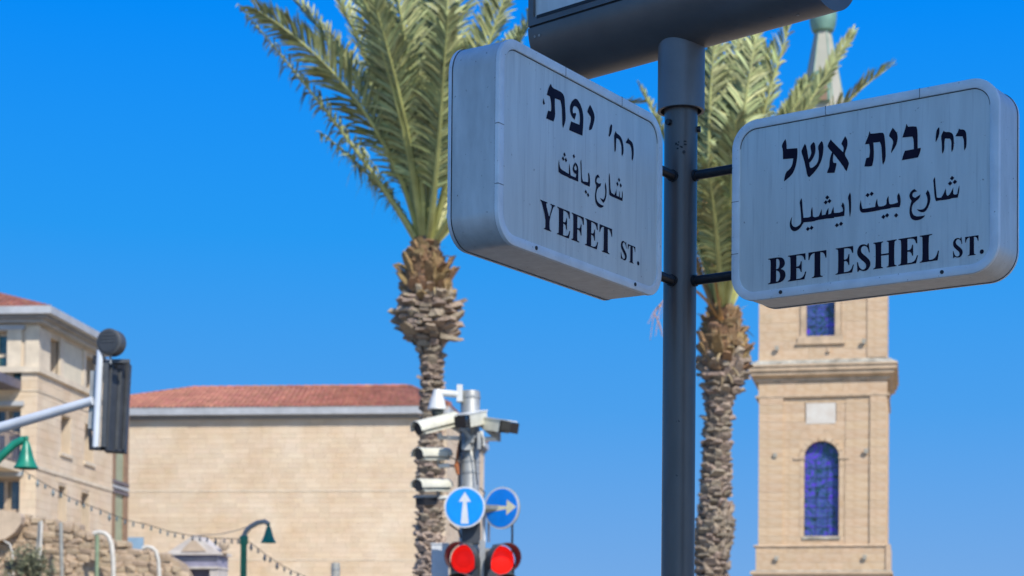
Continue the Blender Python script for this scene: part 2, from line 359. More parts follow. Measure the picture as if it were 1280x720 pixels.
# ---------------------------------------------------------------- street name boxes
def rrect(W, H, rad, inset=0.0, n=10):
    x0, x1, z0, z1 = inset, W - inset, inset, H - inset; r = max(rad - inset, 0.004); P = []
    for cx, cz, a0 in ((x1 - r, z0 + r, -90), (x1 - r, z1 - r, 0), (x0 + r, z1 - r, 90), (x0 + r, z0 + r, 180)):
        for i in range(n + 1):
            a = R(a0 + 90 * i / n); P.append((cx + r * math.cos(a), cz + r * math.sin(a)))
    return P
def loft(mb, loops, capa=False, capb=False, D0=(0, 0)):
    """loops: list of (polygon, y)"""
    n = len(loops[0][0]); k = len(mb.v)
    for P, y in loops: mb.v += [Vector((x + D0[0], y + D0[1], z)) for x, z in P]
    for i in range(len(loops) - 1):
        for j in range(n): mb.f.append((k + i*n + j, k + i*n + (j+1) % n, k + (i+1)*n + (j+1) % n, k + (i+1)*n + j))
    if capa: mb.f.append(tuple(k + j for j in range(n)))
    if capb: mb.f.append(tuple(k + (len(loops)-1)*n + j for j in range(n)))
def chaikin(P):
    n = len(P); out = []
    for i in range(n):
        a, b_, c = Vector(P[i-1]), Vector(P[i]), Vector(P[(i+1) % n])
        d1, d2 = b_ - a, c - b_
        if d1.length < 1e-7 or d2.length < 1e-7: out.append(P[i]); continue
        ang = math.degrees(d1.angle(d2))
        if ang > 52 or ang < 6: out.append(P[i])
        else: out += [tuple(b_ - d1 * 0.27), tuple(b_ + d2 * 0.27)]
    return out
GL = {"B_heb":[[[1405,3725],[1431,3645],[1440,3483],[1715,3457],[1723,3362],[1711,3199],[1665,2994],[1575,2842],[1379,2725],[1374,2755],[1417,2937],[1522,2992],[1587,3077],[1612,3233],[1345,3256],[1338,3494],[1311,3546],[1321,3616]],[[1909,3532],[1953,3454],[2007,3152],[2066,3237],[2078,3317],[2047,3428],[2064,3483],[2134,3535],[2175,3477],[2186,3335],[2161,3222],[2092,3115],[2028,3067],[2034,2972],[2067,2936],[2132,2945],[2234,3023],[2267,3135],[2271,3274],[2245,3372],[2257,3440],[2334,3526],[2380,3467],[2386,3326],[2361,3143],[2298,2990],[2183,2844],[2030,2727],[1978,2758],[1938,2952],[1885,3171],[1819,3346],[1832,3403]],[[2568,3525],[2614,3464],[2881,3177],[2893,3245],[2888,3303],[2837,3374],[2854,3425],[2930,3540],[2980,3462],[2993,3368],[2981,3277],[2931,3169],[2924,3101],[3032,2922],[3020,2854],[2970,2723],[2933,2764],[2869,2878],[2641,3180],[2621,3032],[2642,2971],[2713,2953],[2713,2902],[2668,2735],[2478,2757],[2490,2808],[2536,2894],[2540,3022],[2565,3134],[2603,3221],[2488,3356],[2500,3424]],[[3535,3560],[3560,3494],[3663,3483],[3835,3475],[3884,3451],[3909,3333],[3929,3078],[3935,2849],[3869,2734],[3849,2794],[3836,3025],[3824,3187],[3787,3268],[3627,3276],[3635,3217],[3645,3055],[3641,2895],[3604,2752],[3555,2744],[3411,2764],[3455,2948],[3529,2959],[3546,3071],[3541,3187],[3524,3263],[3422,3270],[3454,3350],[3503,3446]],[[4099,3541],[4176,3448],[4220,3361],[4220,3236],[4177,3107],[4068,2969],[4061,3000],[4092,3121],[4116,3208],[4092,3280],[4011,3362],[4031,3438]],[[4430,3576],[4471,3501],[4586,3493],[4670,3468],[4696,3384],[4701,2977],[4777,2976],[4766,2899],[4711,2772],[4323,2766],[4347,2853],[4395,2970],[4611,2973],[4605,3173],[4574,3262],[4334,3279],[4358,3350],[4406,3478]],[[5203,3371],[5217,3331],[5208,3187],[5132,3047],[5121,3078],[5137,3266],[5156,3330]],[[5316,3276],[5344,3236],[5437,3227],[5519,3180],[5549,3086],[5549,2841],[5502,2763],[5491,2828],[5495,3005],[5460,3074],[5344,3093],[5332,3010],[5327,2832],[5285,2760],[5274,2807],[5269,3020],[5250,3146],[5273,3209]],[[5670,3266],[5693,3236],[5774,3227],[5827,3173],[5843,3082],[5847,2837],[5797,2752],[5785,2803],[5785,2980],[5751,3075],[5588,3102],[5612,3153],[5642,3182]]],"B_ar":[[[3060,2225],[3085,2141],[3089,1806],[3062,1653],[3044,1720],[3028,2022],[3003,2118]],[[2878,2020],[2918,1964],[2929,1852],[2919,1703],[2723,1700],[2673,1709],[2660,1688],[2470,1700],[2202,1697],[2164,1679],[1894,1692],[1860,1650],[1817,1586],[1739,1526],[1635,1511],[1557,1573],[1525,1672],[1542,1787],[1594,1874],[1574,1759],[1590,1663],[1661,1606],[1739,1619],[1803,1658],[1829,1724],[1815,1914],[1795,2104],[1779,2177],[1826,2269],[1847,2214],[1858,2025],[1885,1799],[2035,1790],[2073,1808],[2073,1948],[2106,2025],[2116,1965],[2125,1801],[2176,1766],[2278,1784],[2304,1846],[2347,1945],[2355,1792],[2444,1799],[2469,1870],[2520,1944],[2520,1793],[2584,1803],[2609,1873],[2646,1954],[2660,1808],[2773,1792],[2879,1812],[2886,1869],[2843,1944]],[[4257,2039],[4295,1932],[4301,1795],[4272,1713],[4083,1731],[4035,1715],[3815,1716],[3767,1711],[3619,1705],[3398,1706],[3336,1726],[3298,1788],[3298,1892],[3327,2014],[3343,1885],[3373,1801],[3471,1798],[3681,1803],[3693,1904],[3729,1990],[3742,1829],[3791,1788],[3925,1798],[3961,1843],[3956,1935],[4005,2008],[4015,1836],[4059,1802],[4192,1815],[4233,1827],[4216,1932],[4216,1988]],[[5681,1998],[5681,1865],[5646,1732],[5507,1739],[5461,1724],[5286,1726],[5227,1730],[5145,1724],[5121,1757],[5098,1905],[5081,2131],[5069,2212],[5114,2272],[5128,2080],[5157,1807],[5192,1791],[5262,1788],[5309,1852],[5367,1977],[5379,1831],[5414,1804],[5461,1830],[5542,1974],[5542,1830],[5588,1801],[5635,1816],[5651,1914]],[[4945,2006],[4997,1909],[5011,1761],[4968,1633],[4898,1531],[4815,1516],[4732,1554],[4684,1606],[4803,1578],[4886,1611],[4933,1705],[4940,1816],[4897,1935]],[[4624,2076],[4695,2009],[4612,2003],[4576,1959],[4588,1901],[4648,1870],[4774,1930],[4755,1854],[4648,1779],[4588,1732],[4560,1623],[4589,1507],[4660,1452],[4756,1439],[4886,1443],[4827,1384],[4732,1357],[4637,1361],[4553,1410],[4512,1517],[4512,1652],[4541,1761],[4560,1815],[4512,1889],[4504,1958],[4545,2031]],[[2682,1513],[2734,1461],[2786,1513],[2734,1565]],[[2785,1530],[2837,1478],[2889,1530],[2837,1582]],[[1946,1524],[1998,1472],[2050,1524],[1998,1576]],[[2041,1537],[2093,1485],[2145,1537],[2093,1589]],[[2398,2081],[2450,2029],[2502,2081],[2450,2133]],[[2492,2096],[2544,2044],[2596,2096],[2544,2148]],[[2436,2188],[2488,2136],[2540,2188],[2488,2240]],[[3443,2097],[3495,2045],[3547,2097],[3495,2149]],[[3542,2113],[3594,2061],[3646,2113],[3594,2165]],[[3832,1547],[3884,1495],[3936,1547],[3884,1599]],[[3922,1569],[3974,1517],[4026,1569],[3974,1621]],[[4140,1539],[4192,1487],[4244,1539],[4192,1591]],[[5416,2074],[5468,2022],[5520,2074],[5468,2126]],[[5525,2091],[5577,2039],[5629,2091],[5577,2143]],[[5460,2183],[5512,2131],[5564,2183],[5512,2235]]],"A_heb":[[[2051,3787],[2120,3719],[2343,3725],[2527,3721],[2618,3658],[2644,3467],[2675,3256],[2667,3122],[2574,2967],[2541,3002],[2531,3175],[2509,3431],[2447,3535],[2223,3519],[2225,3356],[2247,3144],[2179,3003],[1874,2993],[1898,3053],[1952,3180],[2065,3194],[2084,3253],[2071,3402],[2022,3508],[1894,3506],[1921,3567],[1980,3702]],[[1763,3401],[1824,3292],[1765,3255],[1736,3291]],[[3087,3751],[3193,3735],[3320,3647],[3406,3513],[3428,3341],[3388,2997],[2821,2980],[2834,3033],[2903,3194],[3259,3208],[3280,3325],[3258,3475],[3194,3558],[3067,3580],[2984,3535],[2964,3442],[2985,3392],[3089,3430],[3111,3403],[3049,3265],[2944,3293],[2868,3372],[2847,3477],[2888,3598],[2983,3690]],[[3704,3771],[3834,3682],[3912,3579],[3900,3463],[3814,3284],[3772,3228],[3664,3194],[3677,3271],[3749,3424],[3735,3510],[3589,3584],[3618,3659]],[[4649,3583],[4693,3554],[4672,3388],[4570,3266],[4529,3284],[4560,3360],[4582,3502]],[[4853,3474],[4888,3430],[5024,3422],[5145,3365],[5214,3225],[5225,3071],[5163,2978],[5129,2995],[5135,3153],[5076,3278],[4991,3326],[4888,3318],[4871,3227],[4872,3054],[4831,2984],[4804,3003],[4797,3174],[4779,3291],[4786,3379]],[[5422,3469],[5457,3434],[5597,3416],[5667,3355],[5696,3221],[5686,3078],[5633,2977],[5598,3004],[5608,3164],[5562,3293],[5492,3329],[5318,3317],[5335,3360],[5387,3399]]],"A_ar":[[[2416,2241],[2438,2105],[2499,2043],[2684,2032],[2829,2016],[2828,2153],[2847,2257],[2877,2143],[2899,2012],[2932,2003],[3120,2007],[3140,2095],[3224,2115],[3226,1938],[2933,1937],[2871,1929],[2767,1942],[2521,1939],[2398,1965],[2389,2137]],[[3097,2338],[3189,2305],[3232,2205],[3224,2113],[3141,2084],[3036,2093],[2981,2157],[3014,2264],[3089,2332],[3089,2270],[3048,2206],[3069,2162],[3140,2172],[3161,2221],[3127,2264],[3097,2272]],[[3340,2463],[3362,2324],[3372,2083],[3428,1996],[3650,2025],[3658,2127],[3640,2212],[3670,2246],[3717,2185],[3735,2011],[3714,1939],[3437,1943],[3352,1956],[3343,2076],[3320,2314],[3307,2400]],[[4410,2199],[4455,2108],[4469,1952],[4412,1781],[4324,1712],[4258,1736],[4170,1795],[4324,1784],[4389,1867],[4411,1985],[4380,2113]],[[4080,2303],[4159,2243],[4081,2236],[4016,2176],[4016,2120],[4103,2095],[4221,2133],[4191,2059],[4082,2000],[4017,1896],[4005,1759],[4062,1682],[4171,1649],[4346,1650],[4281,1595],[4149,1566],[4019,1605],[3953,1702],[3952,1836],[3995,1981],[4016,2030],[3951,2083],[3950,2172],[3993,2250]],[[4586,2456],[4609,2347],[4632,2103],[4677,2022],[4812,2002],[4879,2090],[4901,2164],[4915,2007],[5015,2006],[5050,2152],[5060,2108],[5060,2005],[5151,2014],[5173,2179],[5205,2117],[5187,1941],[4834,1943],[4655,1937],[4588,1957],[4575,2090],[4556,2358]],[[2531,2296],[2583,2244],[2635,2296],[2583,2348]],[[2646,2294],[2698,2242],[2750,2294],[2698,2346]],[[2588,2397],[2640,2345],[2692,2397],[2640,2449]],[[2981,2455],[3033,2403],[3085,2455],[3033,2507]],[[3501,1787],[3553,1735],[3605,1787],[3553,1839]],[[3599,1742],[3651,1690],[3703,1742],[3651,1794]],[[4898,2284],[4950,2232],[5002,2284],[4950,2336]],[[5048,2284],[5100,2232],[5152,2284],[5100,2336]],[[4970,2393],[5022,2341],[5074,2393],[5022,2445]]]}
def S_(pts, slit=None): return pts
LAT = {
'E': [[(0,0),(.90,0),(1,.29),(.94,.29),(.86,.13),(.72,.055),(.46,.05),(.46,.47),(.57,.47),(.66,.41),(.70,.30),(.75,.30),(.75,.71),(.70,.71),(.66,.59),(.57,.53),(.46,.53),(.46,.95),(.70,.945),(.83,.89),(.90,.74),(.96,.74),(.95,1),(0,1),(0,.97),(.09,.955),(.14,.90),(.14,.10),(.09,.045),(0,.03)]],
'F': [[(0,0),(.62,0),(.62,.03),(.50,.045),(.46,.10),(.46,.46),(.60,.46),(.70,.40),(.75,.29),(.80,.29),(.80,.70),(.75,.70),(.70,.58),(.60,.52),(.46,.52),(.46,.95),(.72,.945),(.86,.88),(.93,.72),(1,.72),(.98,1),(0,1),(0,.97),(.09,.955),(.14,.90),(.14,.10),(.09,.045),(0,.03)]],
'T': [[(.2,0),(.8,0),(.8,.03),(.70,.045),(.66,.10),(.66,.95),(.78,.935),(.89,.86),(.95,.71),(1,.71),(1,1),(0,1),(0,.71),(.05,.71),(.11,.86),(.22,.935),(.34,.95),(.34,.10),(.30,.045),(.2,.03)]],
'L': [[(0,0),(.93,0),(1,.35),(.94,.35),(.86,.16),(.70,.06),(.50,.05),(.46,.09),(.46,.90),(.50,.955),(.64,.97),(.64,1),(0,1),(0,.97),(.10,.955),(.14,.90),(.14,.10),(.10,.045),(0,.03)]],
'H': [[(0,0),(.42,0),(.42,.03),(.36,.045),(.34,.10),(.34,.47),(.66,.47),(.66,.10),(.64,.045),(.58,.03),(.58,0),(1,0),(1,.03),(.94,.045),(.90,.10),(.90,.90),(.94,.955),(1,.97),(1,1),(.58,1),(.58,.97),(.64,.955),(.66,.90),(.66,.53),(.34,.53),(.34,.90),(.36,.955),(.42,.97),(.42,1),(0,1),(0,.97),(.06,.955),(.10,.90),(.10,.10),(.06,.045),(0,.03)]],
'B': [[(0,0),(.55,0),(.78,.03),(.94,.12),(1,.27),(.95,.42),(.82,.50),(.72,.53),(.86,.58),(.95,.68),(.95,.80),(.86,.93),(.70,.985),(.50,1),(0,1),(0,.97),(.10,.955),(.14,.90),(.14,.50),(.46,.50),(.46,.93),(.50,.95),(.60,.92),(.65,.84),(.65,.66),(.60,.57),(.50,.545),(.46,.545),(.46,.50),(.52,.485),(.62,.44),(.68,.34),(.68,.20),(.62,.09),(.52,.055),(.46,.07),(.46,.499),(.14,.499),(.14,.10),(.10,.045),(0,.03)]],
'S': [[(.85,1.02),(.92,.67),(.86,.67),(.78,.85),(.62,.945),(.45,.95),(.32,.88),(.30,.78),(.38,.68),(.70,.51),(.92,.37),(.98,.24),(.93,.12),(.80,.02),(.60,-.02),(.40,0),(.22,.05),(.12,-.01),(.06,-.01),(.03,.36),(.09,.36),(.18,.17),(.35,.065),(.50,.045),(.64,.09),(.68,.18),(.61,.29),(.30,.45),(.08,.60),(.03,.74),(.08,.88),(.22,.99),(.42,1.02),(.60,1.0),(.72,.95),(.79,1.02)]],
'Y': [[(.27,0),(.75,0),(.75,.03),(.67,.045),(.63,.10),(.63,.44),(.86,.90),(.92,.955),(1,.97),(1,1),(.68,1),(.68,.97),(.76,.955),(.78,.90),(.61,.53),(.58,.53),(.39,.90),(.41,.955),(.48,.97),(.48,1),(0,1),(0,.97),(.06,.955),(.11,.90),(.36,.42),(.36,.10),(.33,.045),(.27,.03)]],
'.': [[(.5+.5*math.cos(R(a)), .085+.085*math.sin(R(a))) for a in range(0, 360, 30)]],
}
from mathutils.geometry import tessellate_polygon
def lettering(name, polys, parent, y, ox, m='ink'):
    """flat printed characters, polygons in x,z of the panel"""
    vs, fs = [], []
    for P in polys:
        P = chaikin(P); k = len(vs)
        vs += [(x + ox, y, z) for x, z in P]
        for t in tessellate_polygon([[Vector((x, z, 0)) for x, z in P]]): fs.append(tuple(k + i for i in t))
    me = bpy.data.meshes.new(name); me.from_pydata(vs, [], fs)
    me.materials.append(MT[m]); return link(name, me, parent)
def words(name, groups, parent, y, ox):
    for g_ in groups: lettering(name, g_, parent, y, ox)
def latin(spec, base):
    polys = []
    for ch, x0, x1, h in spec:
        for P in LAT[ch]:
            polys.append([(x0 + (x1 - x0) * a, base(x0 + (x1 - x0) * a) + h * b_) for a, b_ in P])
    return polys
def name_box(o, yaw, W, H, D, label, heb, ar, lat, screws):
    u = Vector((math.cos(yaw), math.sin(yaw), 0)); n = Vector((-math.sin(yaw), math.cos(yaw), 0))
    c = Vector(o) + u * W / 2 + n * D / 2
    t = empty('street_sign', c, yaw, label, 'street sign')
    X, Y = -W / 2, -D / 2; RAD = 0.064
    h = MB(); loft(h, [(rrect(W, H, RAD, 0.0016), 0.011), (rrect(W, H, RAD, 0.0016), D - 0.011)], D0=(X, Y)); h.build('housing', 'housing', t, smooth=True)
    g_ = MB()
    loft(g_, [(rrect(W, H, RAD, 0.0032), 0.0085), (rrect(W, H, RAD, 0.0032), 0.014)], D0=(X, Y))
    loft(g_, [(rrect(W, H, RAD, 0.0032), D - 0.014), (rrect(W, H, RAD, 0.0032), D - 0.0085)], D0=(X, Y)); g_.build('gasket', 'gasket', t, smooth=True)
    for s in (0, 1):
        f = lambda y: y if s == 0 else D - y
        r = MB(); loft(r, [(rrect(W, H, RAD, 0.0), f(0.0095)), (rrect(W, H, RAD, 0.0), f(0.0022)), (rrect(W, H, RAD, 0.0009), f(0.0006)), (rrect(W, H, RAD, 0.0028), f(0)),
            (rrect(W, H, RAD, 0.0195), f(0.0)), (rrect(W, H, RAD, 0.0208), f(0.0008)), (rrect(W, H, RAD, 0.0213), f(0.0046))], D0=(X, Y)); r.build('rim', 'rim', t, smooth=True)
        p = MB(); P = rrect(W, H, RAD, 0.0211); k_ = len(P)
        p.add([(x + X, f(0.0040) + Y, z) for x, z in P], [tuple(range(k_))]); pn = p.build('panel', 'panel', t)
        # flat dark strip painting the gap shadow along the panel's top and both sides
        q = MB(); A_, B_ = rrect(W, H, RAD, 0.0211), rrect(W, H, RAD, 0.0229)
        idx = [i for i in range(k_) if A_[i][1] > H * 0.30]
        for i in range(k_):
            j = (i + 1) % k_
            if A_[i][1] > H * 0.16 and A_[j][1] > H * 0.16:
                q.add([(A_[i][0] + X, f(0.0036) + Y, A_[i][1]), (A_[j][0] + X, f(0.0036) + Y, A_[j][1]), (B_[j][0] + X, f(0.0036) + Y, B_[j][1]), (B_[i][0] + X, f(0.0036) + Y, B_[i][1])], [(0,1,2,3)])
        q.build('gap_shadow', 'gasket', t)
        for sx, sz in screws:
            c_ = MB(); c_.tube([(sx + X, f(0.004) + Y, sz), (sx + X, f(-0.0016) + Y, sz)], 0.0044, n=12); c_.build('screw', 'dark_metal', t)
    for sx, sz, hz in ((-0.0006, H * .56, 0), (-0.0006, H * .27, 0), (W * .37, H - .0006, 1), (W * .72, H - .0006, 1)):
        q = MB()
        if hz: q.box(sx + X, sx + X + .0011, Y - .0004, Y + .009, sz - .0200, sz + .0009)
        else: q.box(sx + X, sx + X + .0200, Y - .0004, Y + .009, sz, sz + .0011)
        q.build('rim_seam', 'gasket', t)
    yy = Y + 0.0034
    words('hebrew_word', heb, t, yy, X); words('arabic_word', ar, t, yy, X); words('latin_word', lat, t, yy, X)
    return t
def split_ar(polys, *cuts):
    out_ = [[] for _ in range(len(cuts) + 1)]
    for P in polys: out_[sum(sum(p[0] for p in P) / len(P) > c for c in cuts)].append(P)
    return out_
G = {k_: [[(x / 1e4, z / 1e4) for x, z in P] for P in v] for k_, v in GL.items()}
latA = latin([('Y',.1668,.2276,.0597),('E',.2358,.2906,.0597),('F',.2961,.3485,.0597),('E',.3537,.4109,.0597),('T',.4162,.4726,.0597),('S',.5119,.5415,.0425),('T',.5452,.5800,.0405),('.',.5885,.6000,.060)], lambda x: 0.0605)
latB = latin([('B',.0971,.1432,.0606),('E',.149,.1964,.0606),('T',.2016,.2476,.0606),('E',.2708,.3166,.0606),('S',.3229,.3582,.0600),('H',.3642,.4206,.0606),('E',.425,.4721,.0606),('L',.4761,.5216,.0606),('S',.553,.5773,.0425),('T',.5819,.6127,.0425),('.',.6155,.6250,.060)],
    lambda x: 0.0349 + (x - 0.0985) * 0.0121)
zA = at(621.5, 300.4, 3.753).z; zB = at(914.5, 379.1, 4.3636).z
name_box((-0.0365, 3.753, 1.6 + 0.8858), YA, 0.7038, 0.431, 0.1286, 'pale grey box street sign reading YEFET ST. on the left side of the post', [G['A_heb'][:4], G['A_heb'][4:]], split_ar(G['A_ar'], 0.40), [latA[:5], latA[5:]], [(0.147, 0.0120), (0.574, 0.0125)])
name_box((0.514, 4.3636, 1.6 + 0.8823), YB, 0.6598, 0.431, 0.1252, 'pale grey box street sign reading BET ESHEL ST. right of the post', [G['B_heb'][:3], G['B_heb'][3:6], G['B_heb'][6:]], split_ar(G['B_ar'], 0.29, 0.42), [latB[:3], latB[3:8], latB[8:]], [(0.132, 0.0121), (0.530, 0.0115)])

# top box with a round underside
YC = R(-42.2)
top = empty('overhead_sign', (PX, PY, CZ), YC, 'dark overhead box with round underside crossing the top of the post', 'sign')
x0, x1, HH = -0.405, 0.430, 0.46
prof = [(CR * math.cos(R(a)), CR * math.sin(R(a))) for a in range(-180, 1, 6)]
b = MB(); n_ = len(prof)
for x in (x0, x1): b.v += [Vector((x, y, z)) for y, z in prof]
for i in range(n_ - 1): b.f.append((i, i + 1, n_ + i + 1, n_ + i))
b.f.append(tuple(range(n_))); b.f.append(tuple(n_ + i for i in range(n_)))
b.build('round_underside', 'tube', top, smooth=True)
b = MB(); b.box(x0 + 0.001, x1 - 0.001, -CR + 0.004, CR - 0.004, 0.0015, 0.006); b.build('joint_strip', 'gasket', top)
for s in (-1, 1):
    fy = s * CR
    b = MB()
    for (a0, a1, c0, c1) in ((x0, x1, 0.006, 0.026), (x0, x1, HH - 0.02, HH), (x0, x0 + 0.017, 0.026, HH - 0.02), (x1 - 0.017, x1, 0.026, HH - 0.02)):
        b.box(a0, a1, min(fy, fy - s * 0.018), max(fy, fy - s * 0.018), c0, c1)
    b.build('frame', 'tube', top)
    b = MB(); b.box(x0 + 0.017, x1 - 0.017, min(fy - s*0.009, fy - s*0.013), max(fy - s*0.009, fy - s*0.013), 0.0265, HH - 0.0205); b.build('panel', 'panel', top)
    b = MB(); b.box(x0 + 0.030, x1 - 0.002, min(fy + s*0.0012, fy - s*0.004), max(fy + s*0.0012, fy - s*0.004), 0.0205, 0.0285); b.build('seal', 'gasket', top)
b = MB(); b.box(x0 + 0.001, x1 - 0.001, -CR + 0.019, CR - 0.019, 0.006, HH); b.build('housing', 'tube', top)
def cpt(px): return px
lettering('lettering', [[(x0 + 0.0855, 0.0645), (x0 + 0.0975, 0.0645), (x0 + 0.0985, 0.105), (x0 + 0.0865, 0.105)]], top, -CR + 0.0085, 0)
for xx in (x0 + 0.022, x0 + 0.037, x1 - 0.08):
    b = MB(); a = R(-168 if xx < 0 else -98)
    d = Vector((0, math.cos(a), math.sin(a))); b.tube([Vector((xx, 0, 0)) + d * (CR - 0.003), Vector((xx, 0, 0)) + d * (CR + 0.0016)], 0.0032, n=8); b.build('rivet', 'galv', top)

# ---------------------------------------------------------------- clock tower
TY, TYAW = 65.0, -R(12.2)
tc_ = at(1027, 600, TY)
TH = 2.24                                  # half width of the shaft
def tz(py): return at(1027, py, TY).z
tn = Vector((-math.sin(TYAW), math.cos(TYAW), 0)); tu = Vector((math.cos(TYAW), math.sin(TYAW), 0))
torg = Vector((tc_.x, TY, 0)) + tn * TH
tower = empty('clock_tower', torg, TYAW, 'square pale limestone tower with blue stained glass windows and a copper spire', 'tower')
SX = 2 * TH / 158.0                        # metres per photo pixel on the front face
def lx(px): return (px - 1027) * SX
FY = -TH
unit = MB().box(-.5, .5, -.5, .5, -.5, .5)
um = []
for i_ in range(4):
    me = bpy.data.meshes.new('stone_block'); bm = bmesh.new(); bmesh.ops.create_cube(bm, size=1)
    for v in bm.verts: v.co += Vector((random.uniform(-.006,.006), random.uniform(-.03,.03), random.uniform(-.012,.012)))
    bm.to_mesh(me); bm.free(); me.materials.append(MT['stone_tower']); um.append(me)
tstones = []
def stone(x0, x1, yf, z0, z1, side=False):
    """ashlar block, face at yf; side=True puts it on the right-hand face"""
    g_ = 0.004; dep = 0.16 + random.uniform(-.004, .004)
    if x1 - x0 < 0.05 or z1 - z0 < 0.05: return
    sc = (x1 - x0 - g_, dep, z1 - z0 - g_)
    cx, cy, cz = (x0 + x1) / 2, yf + 0.08, (z0 + z1) / 2
    tstones.append((cx, cy, cz, sc, side))
def zone(x0, x1, yf, zb, zt, cuts=2, ch=0.31, side=False, openings=(), ph=0.0):
    n = max(1, round((zt - zb) / ch)); h = (zt - zb) / n
    for i in range(n):
        z0, z1 = zb + i * h, zb + (i + 1) * h; zm = (z0 + z1) / 2
        segs = [(x0, x1)]
        for ox0, ox1, oz0, oz1 in openings:
            if zm > oz0 and zm < oz1:
                new = []
                for a, b_ in segs:
                    if ox1 <= a or ox0 >= b_: new.append((a, b_)); continue
                    if ox0 > a: new.append((a, ox0))
                    if ox1 < b_: new.append((ox1, b_))
                segs = new
        for a, b_ in segs:
            k_ = max(1, round((b_ - a) / ((x1 - x0) / cuts)))
            xs = [a] + [a + (b_ - a) * (j + random.uniform(-.18, .18) + (0.2 if i % 2 else -0.2)) / k_ for j in range(1, k_)] + [b_]
            for j in range(k_): stone(xs[j], xs[j+1], yf, z0, z1, side)
# core with openings
wz0, wzs, wz1 = tz(671), tz(571.5), tz(551)
wx0, wx1 = lx(1005.3), lx(1048.5)
u_z0, u_x0, u_x1 = tz(420), lx(1007), lx(1042.5)
u_z1 = tz(345)
b = MB()
def ring(mb, half, z0, z1): mb.box(-half, half, -half, half, z0, z1)
b.box(-TH+.02, TH-.02, -TH+.40, TH-.02, 0, tz(250))
for (a0, a1, c0, c1) in ((-TH+.02, wx0, 0, tz(465)), (wx1, TH-.02, 0, tz(465)), (wx0, wx1, 0, wz0), (wx0, wx1, wz1 + .02, tz(465)),
                         (-TH+.02, u_x0, tz(465), tz(250)), (u_x1, TH-.02, tz(465), tz(250)), (u_x0, u_x1, tz(465), u_z0), (u_x0, u_x1, u_z1, tz(250))):
    b.box(a0, a1, -TH + .055, -TH + .40, c0, c1)
b.build('core_wall', 'stone_core', tower)
z_ped, z_top = tz(681), tz(494)
zone(lx(949), lx(979), FY - .08, z_ped, z_top, 1.3)
zone(lx(979), lx(1056), FY, z_ped, z_top, 3.4, openings=[(wx0 - .16, wx1 + .16, wz0, wz1 + .18), (lx(1006), lx(1045), tz(530), tz(503))])
zone(lx(1056), lx(1086), FY - .02, z_ped, z_top, 1.4)
zone(lx(1086), lx(1106), FY - .08, z_ped, z_top, 1)
zone(lx(946), lx(1108), FY - .10, tz(714), z_ped, 7)
# entablature and upper stage
zone(lx(948), lx(1107), FY - .04, tz(493), tz(476), 6, ch=0.5)
zu0, zu1 = tz(448), tz(368)
zone(lx(948), lx(995), FY, zu0, zu1, 2.2)
zone(lx(995), lx(1056), FY - .0, zu0, zu1, 3, openings=[(u_x0 - .22, u_x1 + .22, tz(429), 99)])
zone(lx(1056), lx(1082), FY, zu0, zu1, 1.3)
zone(lx(1082), lx(1106), FY - .04, zu0, zu1, 1)
nvis = len(tstones)
zone(-TH, TH, -TH - .04, z_ped, z_top, 4, side=True); zone(-TH, TH, -TH, zu0, zu1, 4, side=True)
def place(lst, joined):
    if not joined:
        for cx, cy, cz, sc, side in lst:
            o = bpy.data.objects.new('stone', random.choice(um)); COL.objects.link(o); o.parent = tower
            if side: o.location = (-cy, cx, cz); o.rotation_euler = (0, 0, R(90))
            else: o.location = (cx, cy, cz)
            o.scale = sc
    else:
        mb = MB()
        for cx, cy, cz, sc, side in lst:
            X0, Y0 = (-cy, cx) if side else (cx, cy); a, c = (sc[1], sc[0]) if side else (sc[0], sc[1])
            mb.box(X0 - a/2, X0 + a/2, Y0 - c/2, Y0 + c/2, cz - sc[2]/2, cz + sc[2]/2)
        if mb.v: tag(mb.build('stone_courses', 'stone_tower', tower), kind='stuff')
order = sorted(range(len(tstones)), key=lambda i: -(tstones[i][3][0] * tstones[i][3][2]) * (0.1 if tstones[i][4] else 1))
place([tstones[i] for i in order[:295]], False)
rest = [tstones[i] for i in order[295:]]
tstones = []
zone(-TH - .15, TH + .15, FY - .16, 0, tz(714), 6, ch=.4); zone(-TH - .15, TH + .15, -TH - .16, 0, z_ped, 6, ch=.4, side=True)
zone(-TH, TH, FY, zu1, tz(250), 6, ch=.4, openings=[(u_x0 - .22, u_x1 + .22, 0, u_z1 + .2)]); zone(-TH, TH, -TH, zu1, tz(250), 6, ch=.4, side=True)
place(rest + tstones, True)
# cornices, ledges
def slab(name, half, z0, z1, m='stone_trim', half2=None, off=0):
    h2 = half if half2 is None else half2
    mb = MB(); mb.add([(-half,-half,z0),(half,-half,z0),(half,half,z0),(-half,half,z0),(-h2,-h2,z1),(h2,-h2,z1),(h2,h2,z1),(-h2,h2,z1)],
        [(3,2,1,0),(4,5,6,7),(0,1,5,4),(1,2,6,5),(2,3,7,6),(3,0,4,7)])
    return mb.build(name, m, tower)
slab('string_course', TH + .10, tz(496), tz(493.3))
slab('bed_mould', TH + .10, tz(476), tz(473)); slab('bed_mould', TH + .06, tz(473), tz(469), half2=TH + .24)
slab('cornice', TH + .27, tz(469) + .002, tz(464)); slab('cornice', TH + .34, tz(464) + .002, tz(458.5)); slab('cornice', TH + .39, tz(458.5) + .002, tz(456.2))
slab('ledge_flashing', TH + .37, tz(456.2) + .002, tz(450), m='lead', half2=TH + .10)
slab('base_course', TH + .02, tz(450) + .002, tz(447.5))
slab('pedestal_cap', TH + .155, tz(683), tz(681), half2=TH + .09); slab('pedestal_ledge', TH + .24, tz(718), tz(714.5)); slab('pedestal_flashing', TH + .23, tz(714.5) + .002, tz(713), m='lead', half2=TH + .13)
